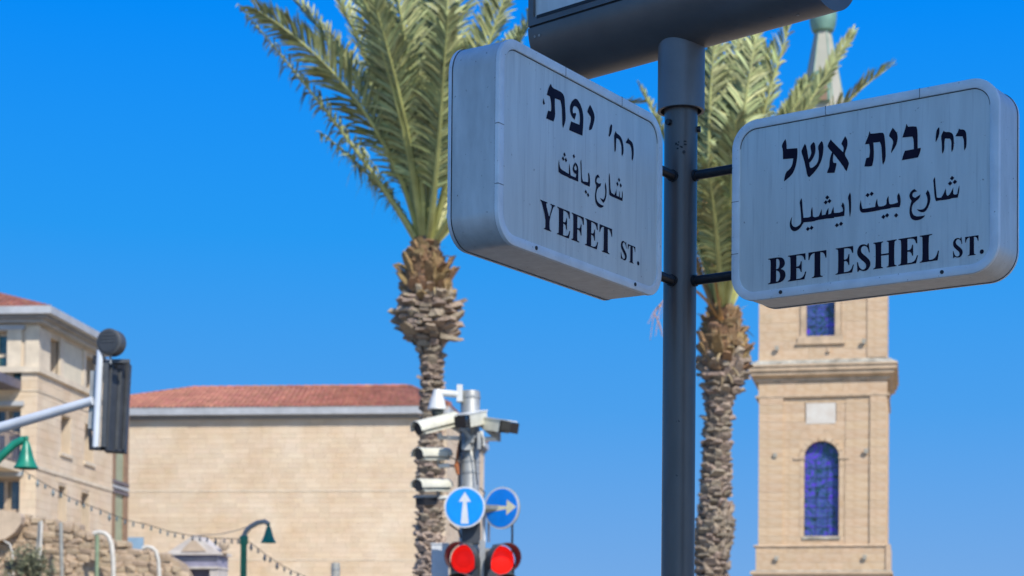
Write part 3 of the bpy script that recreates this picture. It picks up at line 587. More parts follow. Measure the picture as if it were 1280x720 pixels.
for pa, pb in ((967, 976), (997, 1053), (1074.5, 1082)):
    b = MB(); b.box(lx(pa), lx(pb), FY - .056, FY + .03, tz(476.6), tz(475.0)); b.build('slot', 'gasket', tower)
# arched window with voussoirs, sill, imposts
cx_ = (wx0 + wx1) / 2; wr = (wx1 - wx0) / 2; rise = wz1 - wzs; wr2 = wr + .17
def arc(r, t, rz=None): return (cx_ + r * math.cos(t), wzs + (r * rise / wr) * math.sin(t))
nv = 9
for i in range(nv):
    t0, t1 = math.pi * i / nv + .012, math.pi * (i + 1) / nv - .012
    P = [arc(wr, t0 + (t1 - t0) * j / 3) for j in range(4)] + [arc(wr2, t1 - (t1 - t0) * j / 3) for j in range(4)]
    b = MB(); b.prism(P, FY - .035 - random.uniform(0, .006), FY + .30); b.build('voussoir', 'stone_tower', tower)
P0 = [arc(wr2 + .002, math.pi * j / 16) for j in range(17)]
b = MB()
b.prism([(wx1 + .165, wzs)] + P0[:9] + [(cx_, wz1 + .31), (wx1 + .165, wz1 + .31)][0:2] if False else [P0[j] for j in range(9)] + [(cx_, wz1 + .26), (wx1 + .165, wz1 + .26)], FY + .012, FY + .3)
b.prism([P0[16 - j] for j in range(9)][::-1] + [(wx0 - .165, wz1 + .26), (cx_, wz1 + .26)][0:2], FY + .012, FY + .3)
b.build('spandrel', 'stone_tower', tower)
Hh = wzs - wz0
for sx in (-1, 1):
    nj = 8
    for i in range(nj):
        xa = cx_ + sx * wr; xb = cx_ + sx * (wr + .155)
        b = MB(); b.box(min(xa, xb), max(xa, xb), FY - .012 - random.uniform(0, .004), FY + .30, wz0 + Hh * i / nj + .005, wz0 + Hh * (i + 1) / nj - .005); b.build('jamb_stone', 'stone_tower', tower)
    xa = cx_ + sx * (wr - .02); xb = cx_ + sx * (wr + .36)
    b = MB(); b.box(min(xa, xb), max(xa, xb), FY - .05, FY + .1, wzs - .07, wzs + .015); b.build('impost', 'stone_trim', tower)
b = MB(); b.box(wx0 - .05, wx1 + .05, FY - .05, FY + .28, wz0 - .09, wz0); b.build('window_sill', 'lead', tower)
def glazing(x0, x1, z0, z1, cols, rows, archc=None, y=None):
    y = FY + .26 if y is None else y
    win = MB()
    xs = [x0 + (x1 - x0) * i / cols for i in range(cols + 1)]
    for i in range(1, cols): win.box(xs[i] - .006, xs[i] + .006, y - .014, y + .01, z0, z1 if not archc else z1 + .04)
    for j in range(1, rows):
        z = z0 + (z1 - z0) * j / rows; win.box(x0, x1, y - .013, y + .009, z - .006, z + .006)
    w_ = win.build('window', 'dark_metal', tower)
    for i in range(cols):
        for j in range(rows):
            a0, a1 = z0 + (z1 - z0) * j / rows, z0 + (z1 - z0) * (j + 1) / rows
            dx = (xs[1] - xs[0]); jt = lambda: random.uniform(-.12, .12) * dx
            p = MB(); p.add([(xs[i] + .004, y + random.uniform(-.004,.004), a0 + .004), (xs[i+1] - .004, y, a0 + .004), (xs[i+1] - .004, y + random.uniform(-.004,.004), a1 - .004), (xs[i] + .004, y, a1 - .004)], [(0,1,2,3)])
            o = p.build('pane', 'stained', w_)
    return w_, y
w_, yg = glazing(wx0, wx1, wz0, wzs, 3, 8)
for i in range(4):
    t0, t1 = math.pi * i / 4, math.pi * (i + 1) / 4
    P = [(cx_, wzs)] + [arc(wr * 1.02, t0 + (t1 - t0) * j / 4) for j in range(5)]
    p = MB(); p.add([(x, yg, z) for x, z in P], [tuple(range(len(P)))]); p.build('pane', 'stained', w_)
w2, _ = glazing(u_x0, u_x1, u_z0, u_z1, 3, 6)
b = MB()
b.box(u_x0 - .20, u_x0, FY - .045, FY + .3, u_z0 - .0, u_z1 + .0); b.box(u_x1, u_x1 + .20, FY - .045, FY + .3, u_z0 - .0, u_z1)
b.build('window_surround', 'stone_trim', tower)
b = MB(); b.box(u_x0 - .30, u_x1 + .30, FY - .05, FY + .3, tz(428), u_z0 - .002); b.build('window_sill', 'stone_trim', tower)
b = MB(); b.box(u_x0 - .36, u_x1 + .36, FY - .09, FY + .05, tz(430.3), tz(428) - .001); b.build('sill_mould', 'stone_trim', tower)
b = MB(); b.box(lx(1033), lx(1037), FY - .09, FY + .0, tz(440.5), tz(437)); b.box(lx(1034), lx(1036), FY - .06, FY, tz(437), tz(434)); b.build('keystone_boss', 'stone_trim', tower)
b = MB(); b.box(lx(1007.5), lx(1044), FY - .012, FY + .12, tz(529.5), tz(503.8)); b.build('plaque', 'plaque', tower)
b = MB(); b.box(lx(1006), lx(1045), FY - .02, FY + .1, tz(503.6), tz(502)); b.build('plaque_hood', 'stone_core', tower)
for px, py in ((971, 434), (1078, 428.5), (969.5, 568.5), (1081.5, 565), (972, 698), (1080.5, 697)):
    f_ = -TH - (.12 if py > 681 else .05)
    P = Vector((lx(px), f_, tz(py))); W = tower.location + Matrix.Rotation(TYAW, 4, 'Z') @ P
    o = empty('floodlight', W, TYAW, 'grey floodlight on the tower, ' + {434: 'left of the upper window', 428.5: 'right of the upper window', 568.5: 'left of the arched window top', 565: 'right of the arched window top', 698: 'lower left of the arched window', 697: 'lower right of the arched window'}[py], 'floodlight', 'floodlights on the tower front')
    b = MB(); b.beam((-.07, -.07, .0), (.07, -.07, .0), .08, .14, up=(0, -.3, 1)); b.build('lamp_body', 'lead', o)
    b = MB(); b.box(-.02, .02, -.05, .05, -.11, -.06); b.box(-.04, .04, .0, .05, -.12, -.09); b.build('mount', 'galv', o)
# clock stage above (behind the sign) and the spire
zc0 = tz(250)
slab('cornice', TH + .3, zc0, zc0 + .3); slab('clock_stage', 1.7, zc0 + .3, tz(165), half2=1.6)
slab('cornice', 1.9, tz(165), tz(160))
b = MB(); b.tube([(0, -1.72, tz(205)), (0, -1.62, tz(205))], .8, n=32); b.build('clock_face', 'plaque', tower, smooth=True)
# pyramid spire: photo widths 45 px at y=130, 17 px at y=40
def tq(py): return at(1027, py, TY + TH).z
def hw(px): return px * SX / 2 * (TY + TH) / TY
SPX = -.14
zs = [(tq(160), hw(62)), (tq(132), hw(47)), (tq(96), hw(35)), (tq(40), hw(16.5))]
b = MB()
for (z0, h0), (z1, h1) in zip(zs[:-1], zs[1:]):
    b.lathe([(h0 * 1.155, z0), (h1 * 1.155, z1)], c=(SPX, 0, 0), n=6, close=False)
b.build('spire', 'spire', tower)
b = MB()
for i in range(6):
    th = math.pi * i / 3
    b.tube([Vector((SPX + h * 1.16 * math.cos(th), h * 1.16 * math.sin(th), z)) for z, h in zs], .022, n=5)
b.build('spire_seams', 'verdigris', tower)
dy = -hw(44)
b = MB(); zz0, zz1 = tq(135), tq(108)
P = [(-.30, zz0), (.30, zz0)] + [(.30 * math.cos(math.pi * j / 10), zz1 + .32 * math.sin(math.pi * j / 10)) for j in range(11)]
b.prism([(x + SPX, z) for x, z in P], dy - .28, dy + .8); b.build('dormer', 'verdigris', tower)
P = [(-.21, zz0)] + [(.21, zz0)] + [(.21 * math.cos(math.pi * j / 10), zz1 + .0 + .22 * math.sin(math.pi * j / 10)) for j in range(11)]
b = MB(); b.prism([(x + SPX, z) for x, z in P], dy - .30, dy - .27); b.build('dormer_opening', 'wood', tower)
zk = tq(40)
b = MB(); k_ = SX / 2
b.lathe([(hw(17), zk - .05), (hw(27), zk + .02), (hw(29), zk + .10), (hw(31.5), zk + .22), (hw(33.5), zk + .42), (hw(34), zk + .60), (hw(32.5), zk + .85), (hw(28), zk + 1.08), (hw(20), zk + 1.3), (hw(10), zk + 1.55), (hw(4), zk + 1.9), (.02, zk + 2.4)], c=(SPX, 0, 0), n=24)
b.build('onion_finial', 'verdigris', tower, smooth=True)

# ---------------------------------------------------------------- houses
BY = -math.atan(0.113)
bu = Vector((math.cos(BY), math.sin(BY), 0)); bn = Vector((-math.sin(BY), math.cos(BY), 0))
def courses(mb, x0, x1, z0, z1, ch, lmin, lmax, face, openings=(), proud=.02, g_=.012, depth=.09, rnd=.008, off=0.0):
    """stone facing; face(x, d, z) maps along-wall, outward depth and height to the house frame"""
    n = round((z1 - z0) / ch); h = (z1 - z0) / n
    for i in range(n):
        a0, a1 = z0 + i * h, z0 + (i + 1) * h; zm = (a0 + a1) / 2
        x = x0 - random.uniform(0, lmax) * .8
        while x < x1:
            e = x + random.uniform(lmin, lmax); s0, s1 = max(x, x0), min(e, x1)
            segs = [(s0, s1)]
            for ox0, ox1, oz0, oz1 in openings:
                if oz0 < zm < oz1:
                    new = []
                    for a, b_ in segs:
                        if ox1 <= a or ox0 >= b_: new.append((a, b_)); continue
                        if ox0 > a: new.append((a, ox0))
                        if ox1 < b_: new.append((ox1, b_))
                    segs = new
            for a, b_ in segs:
                if b_ - a < .04: continue
                p = proud + random.uniform(-rnd, rnd)
                c = [face(a + g_/2, p, a0 + g_/2), face(b_ - g_/2, p, a0 + g_/2), face(b_ - g_/2, p, a1 - g_/2), face(a + g_/2, p, a1 - g_/2)]
                d_ = [face(a + g_/2, p - depth, a0 + g_/2), face(b_ - g_/2, p - depth, a0 + g_/2), face(b_ - g_/2, p - depth, a1 - g_/2), face(a + g_/2, p - depth, a1 - g_/2)]
                mb.add(c + d_, [(0,1,2,3),(4,5,1,0),(5,6,2,1),(6,7,3,2),(7,4,0,3)])
            x = e
def hip_roof(parent, x0, x1, y0, y1, z, rise, ry, rx0, rx1, eav=.0, rows=16, row_w=.24):
    """tiles laid in rows on all four slopes, joined; ridge tiles are a part of their own"""
    A, B, C, D = Vector((x0, y0, z)), Vector((x1, y0, z)), Vector((x1, y1, z)), Vector((x0, y1, z))
    E, F = Vector((rx0, ry, z + rise)), Vector((rx1, ry, z + rise))
    under = MB(); under.add([A, B, C, D, E, F], [(0,1,5,4),(1,2,5),(2,3,4,5),(3,0,4),(3,2,1,0)]); under.build('roof', 'soffit', parent)
    roof = [c for c in parent.children if c.name.startswith('roof')][-1]
    mb = MB()
    for quad in ((A, B, F, E), (B, C, F, F), (D, A, E, E)):
        a, b_, c, d = quad; nrm = (b_ - a).cross(d - a).normalized()
        for i in range(rows):
            t0, t1 = i / rows, (i + 1) / rows + .01
            L0, R0 = a.lerp(d, t0), b_.lerp(c, t0); L1, R1 = a.lerp(d, t1), b_.lerp(c, t1)
            n = max(1, int((R0 - L0).length / row_w))
            for j in range(n):
                u0, u1 = (j + .03) / n, (j + .97) / n; um_ = (u0 + u1) / 2
                j_ = random.uniform(0, .012)
                p0, p1 = L0.lerp(R0, u0), L0.lerp(R0, u1); q0, q1 = L1.lerp(R1, u0), L1.lerp(R1, u1); pm, qm = L0.lerp(R0, um_), L1.lerp(R1, um_)
                lo, hi = nrm * (.035 + j_), nrm * .012
                mb.add([p0 + lo * .3, pm + lo * 1.0 + nrm * .06, p1 + lo * .3, q0 + hi * .3, qm + hi + nrm * .05, q1 + hi * .3], [(0,1,4,3),(1,2,5,4),(0,2,1)])
    tag(mb.build('roof_tiles', 'roof_tile', roof, fix=False), kind='stuff')
    rt = MB()
    for P0_, P1_ in ((E, F), (B, F), (A, E)):
        n = max(2, int((P1_ - P0_).length / .4))
        for j in range(n):
            rt.tube([P0_.lerp(P1_, j / n) + Vector((0,0,.06)), P0_.lerp(P1_, (j + .98) / n) + Vector((0,0,.05))], [.12, .10], n=6)
    tag(rt.build('ridge_tiles', 'roof_tile', roof), kind='stuff')
    return roof

# house with the balconies, left edge ---------------------------------------
H1Y = 62.0
h1c = at(46, 500, H1Y); h1 = empty('apartment_house', (h1c.x, H1Y, 0), BY, 'tall cream stone house with balconies and deep window openings at the left edge', 'house')
def z1_(py): return at(46, py, H1Y).z
def s1_(px):                                   # distance along the receding side for a photo column
    k_ = (px - 640) / FPX; X0 = h1c.x; Yv = (X0 - .113 * H1Y) / (k_ - .113); return (Yv - H1Y) / math.cos(BY)
sideL = s1_(137); ZE = z1_(404)
zstr = z1_(462); zc2 = z1_(584)
# openings on the receding side (s0, s1, z0, z1)
def zside(py, px): 
    k_ = (px - 640) / FPX; Yv = (h1c.x - .113 * H1Y) / (k_ - .113); return at(px, py, Yv).z
op_side = []
tw = [(s1_(55.5), s1_(68), zstr + .12, ZE - .25), (s1_(101), s1_(112), zstr + .12, ZE - .25)]
mw = [(s1_(72), s1_(84), zside(566, 74), zside(519, 74)), (s1_(102), s1_(113), zside(577, 104), zside(530, 104))]
lw = [(s1_(70), s1_(80), zside(606, 71) - 2.2, zside(606, 71)), (s1_(99), s1_(109), zside(615, 101) - 2.2, zside(615, 101))]
lw2 = [(a, b_, c - 3.0, d - 3.0) for a, b_, c, d in lw]
WD = 14.0
fr_op = [(-1.25, -.55 + .0, 0, 0)]
def X1(px): return (px - 46) * H1Y / FPX * 1.0
ft = [(X1(1) , X1(25.5), z1_(481), z1_(414))]
fm = [(X1(1), X1(25.5), z1_(583) , z1_(509))]
fl = [(X1(1), X1(25.5), z1_(690), z1_(597))]
front_open = [(a - .35, b_, c, d) for a, b_, c, d in ft + fm + fl]
# core: boxes around recesses
b = MB(); b.box(-WD, -.45, .45, sideL, 0, ZE)
def wall_boxes(mb, x0, x1, z0, z1, ops, mk):
    """solid wall with rectangular openings, cut in vertical strips"""
    xs = sorted({x0, x1, *[min(max(o[0], x0), x1) for o in ops], *[min(max(o[1], x0), x1) for o in ops]})
    for a, b_ in zip(xs[:-1], xs[1:]):
        if b_ - a < 1e-4: continue
        m_ = (a + b_) / 2; z = z0
        for o in sorted([o for o in ops if o[0] < m_ < o[1]], key=lambda o: o[2]):
            if o[2] > z: mk(mb, a, b_, z, o[2])
            z = max(z, o[3])
        if z < z1: mk(mb, a, b_, z, z1)
wall_boxes(b, 0.45, sideL, 0, ZE, tw + mw + lw + lw2, lambda m_, a, c, z0, z1: m_.box(-.45, 0, a, c, z0, z1))
wall_boxes(b, -WD, -.0, 0, ZE, front_open, lambda m_, a, c, z0, z1: m_.box(a, c, 0, .45, z0, z1))
b.build('wall', 'house_core', h1)
mb = MB()
side_face = lambda s, d, z: (d, s, z)
front_face = lambda x, d, z: (x, -d, z)
courses(mb, -.02, sideL, z1_(720) - 2, zstr - .1, .27, .4, .8, side_face, mw + lw, g_=.007, rnd=.005)
courses(mb, -4.5, .02, z1_(720) - 2, zstr - .1, .27, .4, .8, front_face, front_open, g_=.007, rnd=.005)
tag(mb.build('stone_facing', 'house_stone', h1), kind='stuff')
# top storey: smooth render between window piers
for a, c in ((tw[0][1] + .12, tw[1][0] - .12),):
    b = MB(); b.box(-.1, .035, a + .25, c - .25, zstr + .1, ZE - .2); b.build('render_panel', 'house_render', h1)
for a, c in ((.0, tw[0][0]), (tw[0][1], tw[0][1] + .33), (tw[1][0] - .3, tw[1][0]), (tw[1][1], tw[1][1] + .3), (sideL - 1.2, sideL)):
    b = MB(); b.box(-.1, .07, a, c, zstr + .1, ZE - .15); b.build('pier', 'house_trim', h1)
b = MB(); b.box(-1.05, -.55, -.06, .1, zstr + .1, ZE - .1); b.box(-.40, .068, -.06, .1, zstr + .1, ZE - .1); b.build('corner_pilaster', 'house_trim', h1)
def band(zc, h, pr, name='string_course'):
    b = MB(); b.box(-5, pr, -pr, .05, zc - h/2, zc + h/2); b.box(-.05, pr, .05, sideL, zc - h/2, zc + h/2); return b.build(name, 'house_trim', h1)
band(zstr, .2, .13); band(zstr - .7, .05, .045); band(zc2, .12, .06); band(z1_(700), .12, .06)
for i, (ops, gl) in enumerate(((tw, 'dark_glass'), (mw, 'dark_glass'), (lw, 'dark_glass'), (lw2, 'dark_glass'))):
    for a, c, z0, z1 in ops:
        f = MB(); f.box(-.44, -.36, a, a + .07, z0, z1); f.box(-.44, -.36, c - .07, c, z0, z1); f.box(-.44, -.36, a + .07, c - .07, z0, z0 + .07); f.box(-.44, -.36, a + .07, c - .07, z1 - .07, z1)
        f.box(-.43, -.37, (a + c) / 2 - .025, (a + c) / 2 + .025, z0 + .07, z1 - .07)
        wv = f.build('window', 'wood', h1)
        p = MB(); p.box(-.42, -.40, a + .07, (a + c)/2 - .025, z0 + .07, z1 - .07); p.build('pane', gl, wv)
        p = MB(); p.box(-.42, -.40, (a + c)/2 + .025, c - .07, z0 + .07, z1 - .07); p.build('pane', gl, wv)
        if ops is not tw:
            s_ = MB(); s_.box(-.1, .09, a - .12, c + .12, z0 - .12, z0 - .002); s_.build('window_sill', 'house_trim', h1)
        l_ = MB(); l_.box(-.45, -.001, a + .001, c - .001, z1 - .012, z1 - .002); l_.build('window_lintel', 'house_trim', h1)
# front windows with glazing bars, slabs and railings
for i, (a, c, z0, z1) in enumerate(front_open):
    f = MB(); f.box(c - .08, c, .30, .38, z0, z1); f.box(a, c, .30, .38, z1 - .1, z1)
    f.box(c - .66, c - .52, .29, .37, z0, z1 - .1) if i else f.box(c - .62, c - .40, .27, .36, z0, z1 - .1)
    f.box(a, a + .08, .30, .38, z0, z1)
    for zz in ((z0 + z1) / 2 + .15,): f.box(a, c, .295, .375, zz - .06, zz + .06)
    wv = f.build('window', 'tan_frame' if i else 'house_trim', h1)
    n_p = 0
    zc_ = (z0 + z1) / 2 + .15
    for (xa, xb) in ((c - .4, c - .08), (a + .08, c - .66)):
        for za, zb in ((z0, zc_ - .06), (zc_ + .06, z1 - .1)):
            p = MB(); p.box(xa, xb, .34, .35, za, zb); p.build('pane', 'teal_glass' if i == 0 else 'dark_glass', wv)
    l_ = MB(); l_.box(a - .1, c + .12, -.10, .05, z1 + .05, z1 + .20); l_.build('window_lintel', 'eave', h1)
# balconies
for i, (pyb, pyt) in enumerate(((487, 476), (590, 580), (700, 690))):
    z0, z1 = z1_(pyb), z1_(pyt); xr = X1(26)
    bal = MB(); bal.box(-4.5, xr, -2.6, -.03, z0, z1); bb = bal.build('balcony', 'rail' if i < 1 else 'house_trim', h1)
    if i:
        rl = MB()
        rl.box(-4.4, xr - .03, -2.56, -2.5, z1 + .95, z1 + 1.0); rl.box(xr - .09, xr - .03, -2.5, -.05, z1 + .95, z1 + 1.0); rl.box(xr - .09, xr - .03, -2.5, -.05, z1 + .06, z1 + .1); rl.box(-4.4, xr - .03, -2.56, -2.5, z1 + .06, z1 + .1)
        for j in range(20): rl.box(xr - .07, xr - .05, -2.5 + j * .125, -2.48 + j * .125, z1 + .1, z1 + .95)
        for j in range(34): rl.box(-4.4 + j * .125, -4.38 + j * .125, -2.54, -2.52, z1 + .1, z1 + .95)
        rl.build('railing', 'rail', bb)
# eaves and roof
for nm, ov, z0, z1, m_ in (('soffit', .28, ZE, ZE + .09, 'eave'), ('soffit', .5, ZE + .092, ZE + .20, 'soffit'), ('gutter', .72, ZE + .202, ZE + .45, 'eave')):
    b = MB(); b.box(-WD, ov, -ov, sideL - 1.1 + ov * .02, z0, z1); b.build(nm, m_, h1)
hip_roof(h1, -WD, .60, -.60, sideL - 1.2, ZE + .34, 1.45, 3.4, -WD + 4, -3.4, rows=14, row_w=.25)
# glazed strip at the far end of the side
ge = s1_(157)
b = MB(); b.box(-3, -.12, sideL, ge, 0, ZE - .5); b.build('stair_wall', 'house_core', h1)
for a, c, m_ in ((sideL, sideL + (ge - sideL) * .20, 'wood'), (ge - (ge - sideL) * .28, ge, 'wood')):
    b = MB(); b.box(-.12, .03, a, c, 0, ZE - .5); b.build('stair_frame', m_, h1)
z_t = ZE
for k_i, (pa, pb) in enumerate(((440, 602), (617, 760))):
    z0, z1 = zside(pb, 147), min(zside(pa, 147), ZE - .5)
    b = MB(); b.box(-.12, -.02, sideL + (ge - sideL) * .2, ge - (ge - sideL) * .28, max(z0, 0), z1); b.build('stair_panel', 'sage', h1)
for pa in (604, 610, 616):
    z = zside(pa, 147); b = MB(); b.box(-.1, .07, sideL, ge, z - .06, z + .06); b.build('stair_band', 'rail' if pa != 610 else 'eave', h1)

# big house with the blank stone wall ---------------------------------------
H2Y = 78.0
h2c = at(557, 600, H2Y); h2 = empty('stone_house', (h2c.x, H2Y, 0), BY, 'wide windowless cream stone house with a low red tiled roof', 'house')
def z2_(py): return at(557, py, H2Y).z
ZE2 = z2_(519); W2 = 17.0; D2 = 12.6
b = MB(); b.box(-W2, 0, 0, D2, 0, ZE2); b.build('wall', 'house_core', h2)
mb = MB()
zb2 = z2_(735)
courses(mb, -W2, .02, zb2, ZE2 - .1, .215, .35, .75, front_face, g_=.007, rnd=.005)
courses(mb, -.02, D2, zb2, ZE2 - .1, .215, .35, .75, side_face, g_=.007, rnd=.005)
tag(mb.build('stone_facing', 'house_stone', h2), kind='stuff')
for py in (613, 700):
    z = z2_(py); b = MB(); b.box(-W2, .035, -.035, .03, z - .03, z + .03); b.box(-.03, .035, .03, D2, z - .03, z + .03); b.build('string_course', 'house_trim', h2)
b = MB(); b.box(-W2, .12, -.12, D2, ZE2 - .12, ZE2 + .03); b.build('soffit', 'soffit', h2)
b = MB(); b.box(-W2 - .1, .22, -.42, D2 + .2, ZE2 + .032, ZE2 + .30); b.build('gutter', 'eave', h2)
b = MB(); b.box(-W2 - .1, .18, -.36, D2 + .15, ZE2 + .302, ZE2 + .36); b.build('roof_edge', 'soffit', h2)
zr = at(366, 482, H2Y + 6.3).z - (ZE2 + .362)
hip_roof(h2, -W2 - .1, .18, -.36, D2 + .15, ZE2 + .362, zr, 6.3, -12.9, -2.7, rows=22, row_w=.24)

# ---------------------------------------------------------------- palms
def bez(P, t):
    P = [Vector(p) for p in P]
    while len(P) > 1: P = [P[i].lerp(P[i+1], t) for i in range(len(P) - 1)]
    return P[0]
def frond(palm, pts, axis, Lmax=.55, n=72, seed=0, m='frond', droop=.25, twist=0.0, dense=1.0, start=.25):
    rnd = random.Random(seed)
    T = mset(palm); pts = [T @ Vector(p) for p in pts]
    N = 14; C = [bez(pts, i / N) for i in range(N + 1)]
    L = sum((C[i+1] - C[i]).length for i in range(N))
    b = MB(); b.tube(C, [.052 * (1 - i / N) ** 1.2 + .008 for i in range(N + 1)], n=6)
    fr = b.build('frond', 'rachis' if m == 'frond' else m, palm, smooth=True)
    lf = MB(); n = int(n * dense * 1.6)
    for i in range(n):
        t = start + (1 - start) * (i + .5) / n
        p = bez(pts, t); tg = (bez(pts, min(1, t + .01)) - bez(pts, max(0, t - .01))).normalized()
        out_ = Vector((p.x, p.y, 0)) - Vector((axis[0], axis[1], 0))
        nn = Vector((0, 0, 1)) * .75 - out_.normalized() * .8
        nn = (nn - tg * nn.dot(tg)); nn.normalize()
        nn = Matrix.Rotation(twist * t, 3, tg) @ nn
        sd = tg.cross(nn)
        u = (t - start) / (1 - start)
        prof = (.45 + .55 * math.sin(min(1, u * 2.2) * math.pi / 2)) * (1 - .62 * max(0, u - .45) / .55)
        for s in (-1, 1):
            LL = Lmax * prof * rnd.uniform(.82, 1.12)
            a = R(62 - 30 * u + rnd.uniform(-9, 9)); v = R(28 + rnd.uniform(-16, 22))
            d = tg * math.cos(a) + (sd * s * math.cos(v) + nn * math.sin(v)) * math.sin(a); d.normalize()
            q = p + tg * rnd.uniform(-.02, .02)
            wv = d.cross(nn); wv = (wv + Vector((rnd.uniform(-.5,.5), rnd.uniform(-.5,.5), rnd.uniform(-.5,.5)))).normalized()
            wv = (wv - d * wv.dot(d)).normalized() * (.017 + .007 * rnd.random())
            g_ = Vector((0, 0, -1)) * droop * LL * rnd.uniform(.4, 1.3)
            m1 = q + d * LL * .5 + g_ * .22; m2 = q + d * LL * .8 + g_ * .6; e = q + d * LL + g_
            lf.add([q - wv * .5, q + wv * .5, m1 + wv, m1 - wv, m2 + wv * .75, m2 - wv * .75, e], [(0,1,2,3),(3,2,4,5),(5,4,6)])
    o = lf.build('leaflets', 'frond' if m == 'frond' else m, fr, fix=False); tag(o, kind='stuff')
    return fr
boots = []
for kind_ in range(3):
    for mm in ('boot', 'boot_new'):
        me = bpy.data.meshes.new('leaf_base'); bm = bmesh.new()
        r = random.Random(kind_)
        # stub pointing out (+y) and up (+z); rounded cut end
        base = [(-.5, 0, -.45), (.5, 0, -.45), (.42, 0, .35), (-.42, 0, .35)]
        mid = [(-.40, .55, -.20), (.40, .55, -.20), (.34, .50, .42), (-.34, .50, .42)]
        tip = [(-.33, 1.0, .12), (.33, 1.0, .12), (.28, .9, .62), (-.28, .9, .62)]
        V = [bm.verts.new(Vector(p) + Vector((r.uniform(-.09,.09), r.uniform(-.12,.12), r.uniform(-.09,.09)))) for p in base + mid + tip]
        for a in (0, 4):
            for j in range(4): bm.faces.new((V[a + j], V[a + (j+1) % 4], V[a + 4 + (j+1) % 4], V[a + 4 + j]))
        bm.faces.new((V[8], V[9], V[10], V[11])); bm.to_mesh(me); bm.free(); me.materials.append(MT[mm]); boots.append(me)
def palm(name_label, px_base, prof, Y, fronds, seed, fruit=()):
    """prof: list of (photo y, centre x, half width px), top to bottom"""
    rnd = random.Random(seed); mpp = Y / FPX
    base = at(px_base, 715, Y)
    root = empty('palm_tree', (base.x, Y, 0), 0, name_label, 'palm tree')
    rows = [(at(cx, py, Y).z, at(cx, py, Y).x - base.x, hw_ * mpp) for py, cx, hw_ in prof]
    rows.append((0.0, rows[-1][1], rows[-1][2] * 1.1))
    def rad(z):
        for (za, xa, ra), (zb, xb, rb) in zip(rows[:-1], rows[1:]):
            if z <= za and z >= zb:
                t = (za - z) / (za - zb); return xa + (xb - xa) * t, ra + (rb - ra) * t
        return rows[0][1:] if z > rows[0][0] else rows[-1][1:]
    b = MB(); n = 16; k = 0; zs_ = []
    z = rows[0][0] + .15
    while z > -.05: zs_.append(max(z, 0)); z -= .12
    for z in zs_:
        x, r = rad(z)
        for j in range(n):
            th = 2 * math.pi * j / n; rr = (r - .05 * min(1, r / .3)) * (1 + rnd.uniform(-.05, .05)); b.v.append(Vector((x + rr * math.cos(th), rr * math.sin(th), z)))
    for i in range(len(zs_) - 1):
        for j in range(n): b.f.append((i*n + j, (i+1)*n + j, (i+1)*n + (j+1) % n, i*n + (j+1) % n))
    b.build('trunk', 'bark', root, smooth=True)
    # leaf bases
    lst = []
    z = rows[0][0] + .02; i = 0
    headz = rows[-2][0]
    while z > .05:
        x, r = rad(z)
        head = r > .33 * 1.0
        w = (.13 + .05 * rnd.random()) if head else .185; hgt = .08 if head else .085
        cnt = max(6, int(2 * math.pi * r / w * .95)); ph = (i % 2) * .5 + rnd.uniform(-.1, .1)
        for j in range(cnt):
            if head and rnd.random() < .10: continue
            th = 2 * math.pi * (j + ph) / cnt + rnd.uniform(-.05, .05)
            lst.append((z + rnd.uniform(-.035, .035), x, r, th, head, w * rnd.uniform(.7, 1.35)))
        z -= hgt * (.85 if head else .92); i += 1
    vis = [a for a in lst if math.sin(a[3]) < .25 and a[0] > 2.4]
    vis.sort(key=lambda a: -a[0]); vis_i = set(id(a) for a in vis[:295]); joined = MB()
    for a in lst:
        z, x, r, th, head, w = a
        topn = z > rows[0][0] - rnd.uniform(.55, .95)
        out_ = (.11 if head else .045) * (rnd.uniform(.5, 1.3) if rnd.random() < .8 else rnd.uniform(1.3, 2.1)) + .045
        skirt = head and z < rows[0][0] - .95
        if skirt: out_ *= 1.35; w *= 1.3
        me = boots[rnd.randrange(3) * 2 + (1 if topn else 0)]
        Mx = Matrix.Translation((x + (r - .05 - (.02 if head else 0)) * math.cos(th), (r - .05 - (.02 if head else 0)) * math.sin(th), z)) @ Matrix.Rotation(th - math.pi / 2 + rnd.uniform(-.35, .35), 4, 'Z') @ Matrix.Rotation(R((42 if topn else (2 if skirt else 16)) + rnd.uniform(-26, 26)), 4, 'X') @ Matrix.Diagonal((w * 1.05, out_ * (1.5 if topn else 1), (.10 if head else .075) * rnd.uniform(.8, 1.3), 1))
        if id(a) in vis_i:
            o = bpy.data.objects.new('leaf_base', me); COL.objects.link(o); o.parent = root; o.matrix_local = Mx
        else:
            joined.add([Mx @ v.co for v in me.vertices], [tuple(p.vertices) for p in me.polygons])
    tag(joined.build('leaf_bases', 'boot', root), kind='stuff')
    fb = MB()                                        # loose fibres and dry sheaths under the crown
    for q in range(70):
        th = rnd.uniform(-math.pi, math.pi); z = rows[0][0] - rnd.random() ** 1.5 * 1.0; x, r = rad(z)
        c = Vector((x + r * math.cos(th), r * math.sin(th), z)); d = Vector((math.cos(th) * rnd.uniform(.1, .9), math.sin(th) * rnd.uniform(.1, .9), rnd.uniform(-1, .9))).normalized(); L = rnd.uniform(.10, .34)
        sd = d.cross(Vector((math.cos(th), math.sin(th), .3))).normalized() * rnd.uniform(.008, .022)
        fb.add([c - sd, c + sd, c + d * L * .6 + sd * .8, c + d * L * .6 - sd * .8, c + d * L + Vector((0, 0, -.05))], [(0,1,2,3),(3,2,4)])
    tag(fb.build('dry_fibres', 'frond_dry', root, fix=False), kind='stuff')
    top_ = rows[0]; cw = Vector((base.x + top_[1], Y, top_[0] - .02))
    axis = (top_[1], 0)
